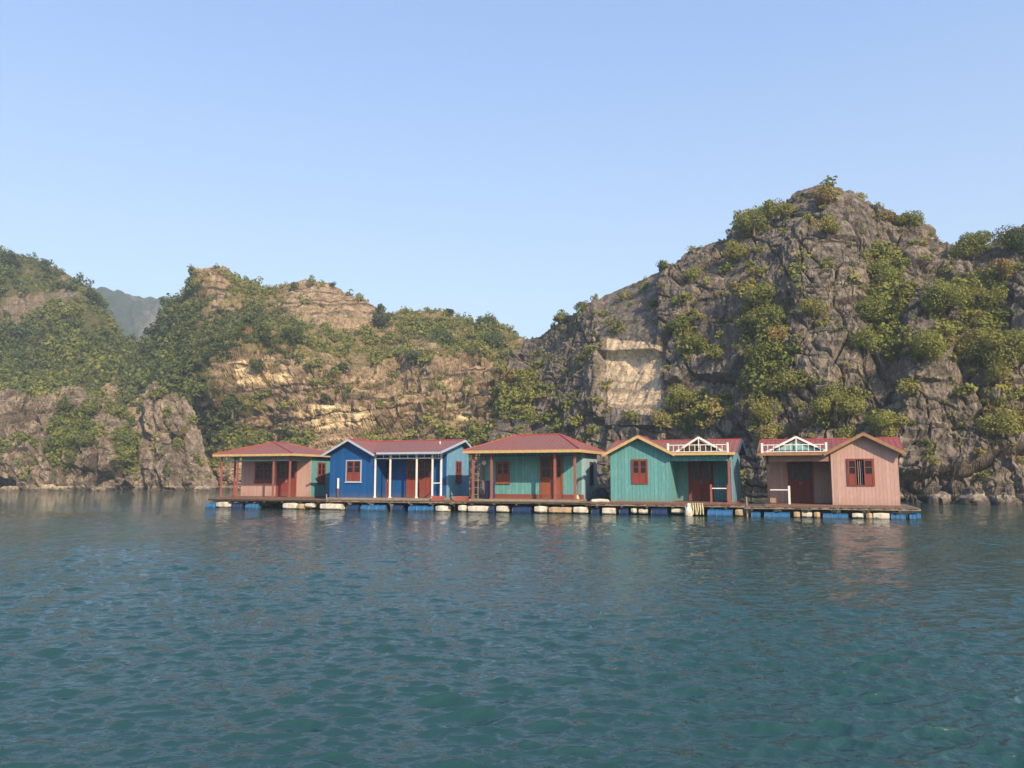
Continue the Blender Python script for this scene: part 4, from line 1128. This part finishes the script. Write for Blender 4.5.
# left hill
w = np.clip(LC['A']['veg'] - .30, 0, 1) ** 1.2 + .01
p_, r_, t_, _, _ = scatter(LC, rng, 5200, w, lambda P, U, V: .40 + .26 * fbm(P / 14, 3, 511) + rng.normal(0, .09, len(P)) + .14 * smooth01((V - 370) / 30) + .15 * np.exp(-(((U - 40) / 40) ** 2 + ((V - 300) / 25) ** 2)), lambda P, U, V: rng.gamma(3.6, .42, len(P)).clip(.5, 3.2))
scrub('woodland', 'dense dark green woodland covering the far left hill', rng, p_, r_, t_, .115, 190, 'woodland')
# front rocks
w = np.clip(FC['A']['veg'] - .22, 0, 1) ** 1.2 + .002
p_, r_, t_, _, _ = scatter(FC, rng, 950, w, lambda P, U, V: .50 + .2 * fbm(P / 8, 3, 521) + rng.normal(0, .08, len(P)), lambda P, U, V: rng.gamma(4., .22, len(P)).clip(.3, 1.8), 1.5)
scrub('scrub', 'olive green scrub growing between the pale rocks on the left shore', rng, p_, r_, t_, .14, 170)
# right cliff
w = np.clip(RC['A']['veg'] - .25, 0, 1) ** 1.6 + .0025 * (RC['A']['cream'] < .3) + .002 * (RC['T'] > .97)
p_, r_, t_, _, _ = scatter(RC, rng, 4200, w, lambda P, U, V: np.minimum(.66 + .24 * fbm(P / 7, 3, 531) + rng.normal(0, .08, len(P)), .86), lambda P, U, V: rng.gamma(2.6, .20, len(P)).clip(.18, 1.5) * (1 + .3 * (U < 600)), 1.5)
scrub('scrub', 'dry grass tufts and small scrub in the clefts of the tall grey cliff', rng, p_, r_, t_, .15, 150)

# ------------------------------------------------------------------ single bushes
GB = 'bushes growing on the tall cliff'
BUSH = [
 (769, 211, 12, .58, 'olive bush high on the left shoulder of the peak, upper of the shoulder cluster'),
 (754, 228, 17, .50, 'wide green bush on the left shoulder of the peak, largest of the shoulder cluster'),
 (789, 211, 9, .60, 'small olive bush just left of the bare peak top'),
 (735, 253, 14, .70, 'yellow olive bush below the shoulder cluster on the left skyline of the peak'),
 (693, 276, 11, .60, 'olive bush on the cliff just below the left skyline, above the cream ledge'),
 (661, 268, 7, .35, 'small dark bush on the skyline above the cream overhang'),
 (828, 227, 13, .68, 'yellow green bush growing alone below the peak top'),
 (824, 197, 14, .80, 'rusty brown dry bush on the very top of the peak'),
 (758, 296, 15, .52, 'green bush heading the long vertical strip of bushes in the cliff middle'),
 (761, 322, 17, .56, 'wide olive green bush second down the vertical strip in the cliff middle'),
 (757, 356, 18, .50, 'fresh green bush lowest of the vertical strip in the cliff middle'),
 (778, 336, 10, .80, 'rusty dry bush on the right edge of the vertical strip'),
 (813, 310, 13, .60, 'bright green bush on bare rock right of the vertical strip'),
 (824, 322, 8, .72, 'small yellowish bush just under the bright one on bare rock'),
 (684, 324, 12, .42, 'dark green bush right of the cream fresh rock face, top of its cluster'),
 (697, 346, 12, .48, 'green bush right of the cream fresh rock face, middle of its cluster'),
 (714, 354, 9, .55, 'small olive bush trailing right from the cluster beside the cream rock face'),
 (684, 398, 17, .64, 'round yellow green bush above the roof of the teal gable house'),
 (660, 420, 12, .72, 'yellow bush just above the gable peak of the teal house'),
 (630, 417, 8, .60, 'small olive bush at the foot of the cream rock face'),
 (787, 382, 15, .58, 'olive bush on the cliff above the pediment of the right pink house'),
 (760, 415, 18, .66, 'yellowish bush behind the gap between the two right houses'),
 (770, 437, 14, .70, 'low yellowish bush behind the left end of the right pink house roof'),
 (834, 405, 22, .60, 'large bright green bush behind the roof of the right pink house'),
 (880, 253, 13, .50, 'green bush at the head of the gully right of the peak'),
 (887, 283, 19, .52, 'wide green bush filling the upper gully right of the peak'),
 (875, 313, 20, .48, 'dark green bush filling the middle of the gully right of the peak'),
 (869, 340, 15, .50, 'green bush in the lower gully, left of the bright ledge bush'),
 (926, 347, 23, .60, 'wide bright green bush on the ledge right of the gully'),
 (906, 222, 13, .52, 'bush crowning the small crag on the skyline right of the peak'),
 (886, 216, 10, .75, 'thin dry bush on the skyline between peak and crag'),
 (972, 248, 20, .52, 'broad green bush on the skyline left of the big dark tree'),
 (941, 298, 22, .50, 'olive dark bush under the crag at the upper right'),
 (988, 300, 14, .62, 'olive bush on the upper right cliff below the broad skyline bush'),
 (1003, 272, 14, .78, 'rusty olive bush under the big dark tree at the right edge'),
 (982, 346, 19, .62, 'tall bright yellow green bush left of the mass at the right edge'),
 (1014, 352, 24, .56, 'large green bush at the right edge, halfway up the cliff'),
 (999, 373, 14, .66, 'yellow green bush just under the large one at the right edge'),
 (886, 428, 18, .62, 'green bush right above the gable of the right pink house'),
 (908, 390, 10, .68, 'small yellow green bush in the broken rocks right of the gable peak'),
 (1001, 426, 17, .66, 'olive bush low on the cliff at the right edge'),
 (933, 461, 7, .64, 'tiny bush in the pale rocks right of the pink house'),
 (981, 452, 6, .78, 'tiny dry bush in the pale rocks near the right edge of the shore'),
 (560, 318, 8, .50, 'round bush on the low skyline just right of the saddle'),
 (583, 303, 7, .40, 'dark bush standing on the rising skyline left of the cream overhang'),
 (850, 440, 14, .60, 'green bush directly behind the gable peak of the right pink house'),
]
for i, (u, v, rp, ti, lab) in enumerate(BUSH):
    p = pick(RC, u, v + rp * .1); r = rp * p[1] / F * 1.28; ti = ti + .10; q = p / np.linalg.norm(p); p = p - np.array((q[0], q[1], 0)) * r * .45
    tree_thing(rng, p, r, ti, lab, 'bush', 'bush', GB, 1.0, px=F / p[1])
p = pick(RC, 1014, 248); tree_thing(rng, p, 25 * p[1] / F, .22, 'big dark green tree on the skyline at the right edge', 'tree', 'tree', None, 1.15, px=F / p[1])
GT = 'trees standing out on the wooded hills'
TREES = [
 (MC, 383, 320, 10, .18, 'dark green tree below the notch in the middle hill skyline'),
 (MC, 382, 305, 5, .22, 'small dark tree right on the skyline notch of the middle hill'),
 (MC, 190, 286, 8, .18, 'dark tree on the left edge of the rocky knob of the middle hill'),
 (MC, 341, 369, 8, .18, 'dark tree on bare beds above the blue house'),
 (MC, 326, 399, 5, .25, 'small dark bush between cream rock faces above the blue house'),
 (MC, 295, 337, 11, .30, 'green tree on the slope halfway down from the rounded summit'),
 (MC, 233, 408, 14, .28, 'broad dark tree just above the roof of the leftmost house'),
 (MC, 259, 366, 8, .30, 'tree at the right edge of the cream square rock face'),
 (MC, 412, 357, 10, .25, 'dark green tree mid slope above the right end of the blue house'),
 (MC, 295, 287, 7, .24, 'dark bush on the skyline at the left of the rounded summit'),
 (MC, 446, 342, 13, .28, 'broad dark tree in the fold left of the saddle'),
 (MC, 494, 346, 14, .30, 'broad green tree just under the saddle'),
 (MC, 449, 310, 6, .18, 'dark round tree on the skyline left of the saddle'),
 (MC, 485, 322, 11, .36, 'rounded green tree crowning the low hump left of the saddle'),
 (MC, 335, 286, 4, .22, 'tiny dark tree on top of the rounded summit'),
 (MC, 474, 436, 10, .35, 'grey green tree behind the gap left of the middle house roof'),
 (LC, 12, 262, 12, .15, 'dark tree near the top of the far left hill at the frame edge'),
 (LC, 92, 300, 10, .16, 'dark tree on the right shoulder of the far left hill'),
 (FC, 68, 410, 10, .28, 'dark green bush growing on top of the grey shore rocks'),
 (FC, 82, 440, 14, .52, 'bright olive bush in the middle of the grey shore rocks'),
 (FC, 53, 445, 10, .40, 'green bush on the left part of the grey shore rocks'),
 (FC, 128, 442, 12, .48, 'green bush in the cleft left of the pointed rock spire'),
 (FC, 118, 412, 9, .60, 'yellow green bush at the right end of the grey rock wall top'),
]
for (rl, u, v, rp, ti, lab) in TREES:
    p = pick(rl, u, v + rp * .1); r = rp * p[1] / F * 1.25; q = p / np.linalg.norm(p); p = p - np.array((q[0], q[1], 0)) * r * .4
    tree_thing(rng, p, r, ti, lab, 'tree' if rl is not FC else 'bush', 'tree' if rl is not FC else 'bush', GT if rl is not FC else 'bushes on the shore rocks', 1.0, px=F / p[1])

# ------------------------------------------------------------------ shore boulders
def boulder(u, Y, r, lab, sd, squash=.6, mat='rock_left', grp='boulders at the foot of the left rocks'):
    n, k = 26, 16; a = np.linspace(0, 2 * np.pi, n, endpoint=False); b = np.linspace(-np.pi / 2, np.pi / 2, k)
    A, B = np.meshgrid(a, b, indexing='ij'); S3 = np.stack([np.cos(A) * np.cos(B), np.sin(A) * np.cos(B), np.sin(B)], -1)
    f1, f2, idn = worley(S3 * 1.6 + sd * 3.1, sd); q = 1 + .45 * (idn - .5) + .2 * fbm(S3 * 2.2 + sd, 3, sd) 
    P = S3 * q[..., None] * r * np.array((1.3, .9, squash)); i = np.arange(n * k).reshape(n, k); i2 = np.roll(i, -1, 0)
    Q = np.stack([i[:, :-1], i2[:, :-1], i2[:, 1:], i[:, 1:]], -1).reshape(-1, 4)
    o = np_mesh('boulder', P.reshape(-1, 3), Q, M[mat], {'cream': ('POINT', np.full(n * k, .5 if mat == 'rock_left' else .25) + .25 * fbm(S3 * 2 + sd, 2, 5).ravel()), 'veg': ('POINT', np.zeros(n * k))}, smooth=False)
    p = at(u, 490, Y); o.location = (p[0], p[1], r * .12); o.rotation_euler = (0, 0, sd)
    tag(o, lab, 'boulder', grp)
for (u, r, lab) in [(38, .75, 'small pale boulder in the water at the far left shore'), (47, 1.15, 'largest pale boulder at the foot of the far left rocks'), (56, .6, 'smallest pale boulder between two bigger ones at the far left shore'), (63, .9, 'pale boulder rightmost of the far left shore group'), (10, 1.0, 'pale boulder under the rocks near the left frame edge'), (98, .7, 'pale boulder below the cleft of the left rocks'), (202, .8, 'pale boulder just left of the leftmost house raft')]:
    boulder(u, 119.5, r, lab, int(u) + 3)
for (u, Y, r, lab) in [(940, 61.0, .8, 'pale boulder at the cliff foot right of the rightmost raft'), (972, 60.2, 1.1, 'large pale boulder at the foot of the right cliff'), (1003, 59.2, .7, 'boulder at the water edge near the right frame edge')]:
    boulder(u, Y, r, lab, int(u), .9, 'rock_right', 'boulders at the foot of the right cliff')

# ------------------------------------------------------------------ water
def water():
    tc = np.linspace(-.80, .80, 1000); outer = np.array([.03, .08, .2, .5, 1.0]); EXT = 900.
    y = np.concatenate([[-85, -40, -15, -4, 0, 1.5], 2.4 * np.exp(np.linspace(0, math.log(150 / 2.4), 1050)), [170, 210, 280, 400, 600, 850]])
    s = np.maximum(y, 2.4)
    xin = tc[None, :] * s[:, None]
    e0, e1 = xin[:, :1], xin[:, -1:]
    X = np.concatenate([e0 + (-EXT - e0) * outer[::-1][None, :], xin, e1 + (EXT - e1) * outer[None, :]], 1)
    Y = np.broadcast_to(y[:, None], X.shape).copy()
    dens = ((y > 2.0) & (y < 151))[:, None] * np.ones_like(X); dens[:, :5] = 0; dens[:, -5:] = 0
    sp = np.maximum(.0040 * s, .0016 * s)[:, None] * 1.0
    r = np.random.default_rng(3); Zs = np.zeros_like(X); DX = np.zeros_like(X); DY = np.zeros_like(X)
    nW = 170; lam = np.exp(r.uniform(math.log(.10), math.log(.60), nW))
    ang = np.where(r.random(nW) < .62, r.normal(R(76), R(17), nW), r.normal(R(112), R(20), nW)); ph = r.uniform(0, 6.28, nW)
    env = np.clip(.95 + .75 * fbm(np.stack([X / 5, Y / 9, X * 0], -1), 3, 901), .6, 1.35)
    for L, a, p in zip(lam, ang, ph):
        k = 2 * math.pi / L; c, sn = math.cos(a), math.sin(a)
        sl = .29 * math.sqrt(2 / nW) * (1.15 if L < .3 else .85)
        att = np.clip((L / sp - 2.5) / 2.5, 0, 1); 
        am = sl / k
        arg = k * (X * c + Y * sn) + p
        Zs += am * att * np.sin(arg); q = 1.0 * am * att * np.cos(arg); DX += q * c; DY += q * sn
    Zs *= env * dens; DX *= dens * env; DY *= dens * env
    P = np.stack([X + DX, Y + DY, Zs], -1)
    q = grid_quads(*X.shape)
    t = NT('sea_water'); v = t.obj((1, 1.0, 1))
    n1 = t.noise(t.obj((1.0, 1.35, 1)), 4.2, 4, .55); n2 = t.noise(t.obj((1, 1.5, 1)), 11, 3, .6)
    wp = t.ramp(t.noise(t.obj((.06, .16, 1)), 1.0, 4, .6), [(.35, .55), (.65, 1.25)])
    h = t.math('MULTIPLY', t.math('ADD', t.math('MULTIPLY', n1, .062), t.math('MULTIPLY', n2, .008)), wp)
    b = t.bsdf((.016, .052, .054), .03, .5, t.bump(h, .75, 1.0))
    b.inputs['IOR'].default_value = 1.333
    o = np_mesh('water', P.reshape(-1, 3), q[:, ::-1].copy() if False else q, t.m, smooth=True)
    return tag(o, 'rippled teal blue sea water filling the foreground', 'water', kind='structure')
wo = water()
# make sure the surface faces up
if wo.data.polygons[len(wo.data.polygons) // 2].normal.z < 0: wo.data.flip_normals()

# ------------------------------------------------------------------ haze
m = MB(); m.box(-960, 960, -95, 900, -1, 190)
t = NT('thin_haze'); pv = t.n('ShaderNodeVolumePrincipled'); pv.inputs['Color'].default_value = (.68, .84, 1.0, 1); pv.inputs['Density'].default_value = .0005
pv.inputs['Anisotropy'].default_value = .0
t.l(pv.outputs[0], t.out.inputs['Volume'])
hz = m.build('haze', t.m); tag(hz, 'thin pale haze that fades the far hills', 'haze', kind='stuff')

# ------------------------------------------------------------------ light
EL = R(28); SD = Vector((.47, -.88, 0)).normalized()      # horizontal direction towards the sun
w = bpy.data.worlds.new('World'); scene.world = w; w.use_nodes = True
nt = w.node_tree; bg = nt.nodes['Background']; sky = nt.nodes.new('ShaderNodeTexSky'); sky.sky_type = 'NISHITA'
sky.sun_disc = False; sky.sun_elevation = EL; sky.sun_rotation = math.atan2(SD.x, SD.y)
sky.air_density = 1.0; sky.dust_density = 1.5; sky.ozone_density = 2.0; sky.altitude = 0
tcw = nt.nodes.new('ShaderNodeTexCoord'); sxw = nt.nodes.new('ShaderNodeSeparateXYZ'); nt.links.new(tcw.outputs['Generated'], sxw.inputs[0])
rw = nt.nodes.new('ShaderNodeValToRGB'); nt.links.new(sxw.outputs[2], rw.inputs[0])          # thin high haze: pale at the horizon, bluer above
while len(rw.color_ramp.elements) < 4: rw.color_ramp.elements.new(.5)
for e, (p_, c_) in zip(rw.color_ramp.elements, [(0., (.275, .31, .35)), (.22, (.255, .325, .42)), (.5, (.165, .25, .44)), (1., (.10, .17, .36))]): e.position = p_; e.color = (*c_, 1)
sc = nt.nodes.new('ShaderNodeVectorMath'); sc.operation = 'SCALE'; sc.inputs[3].default_value = 10.5; nt.links.new(rw.outputs[0], sc.inputs[0])
mw = nt.nodes.new('ShaderNodeMix'); mw.data_type = 'RGBA'; mw.inputs[0].default_value = .6
nt.links.new(sky.outputs[0], mw.inputs[6]); nt.links.new(sc.outputs[0], mw.inputs[7]); nt.links.new(mw.outputs[2], bg.inputs[0]); bg.inputs[1].default_value = .15
sl = bpy.data.lights.new('sun', 'SUN'); sl.energy = 4.8; sl.angle = R(.6); sl.color = (1.0, .80, .58)
so = bpy.data.objects.new('sun', sl); col.objects.link(so)
dirv = Vector((SD.x * math.cos(EL), SD.y * math.cos(EL), math.sin(EL)))
so.rotation_euler = dirv.to_track_quat('Z', 'Y').to_euler(); so.location = (30, -40, 60)

scene.view_settings.view_transform = 'Standard'; scene.view_settings.look = 'None'
scene.view_settings.exposure = 0.62; scene.view_settings.gamma = 1.0; scene.view_settings.use_curve_mapping = False
scene.render.engine = 'CYCLES'
scene.cycles.volume_bounces = 1
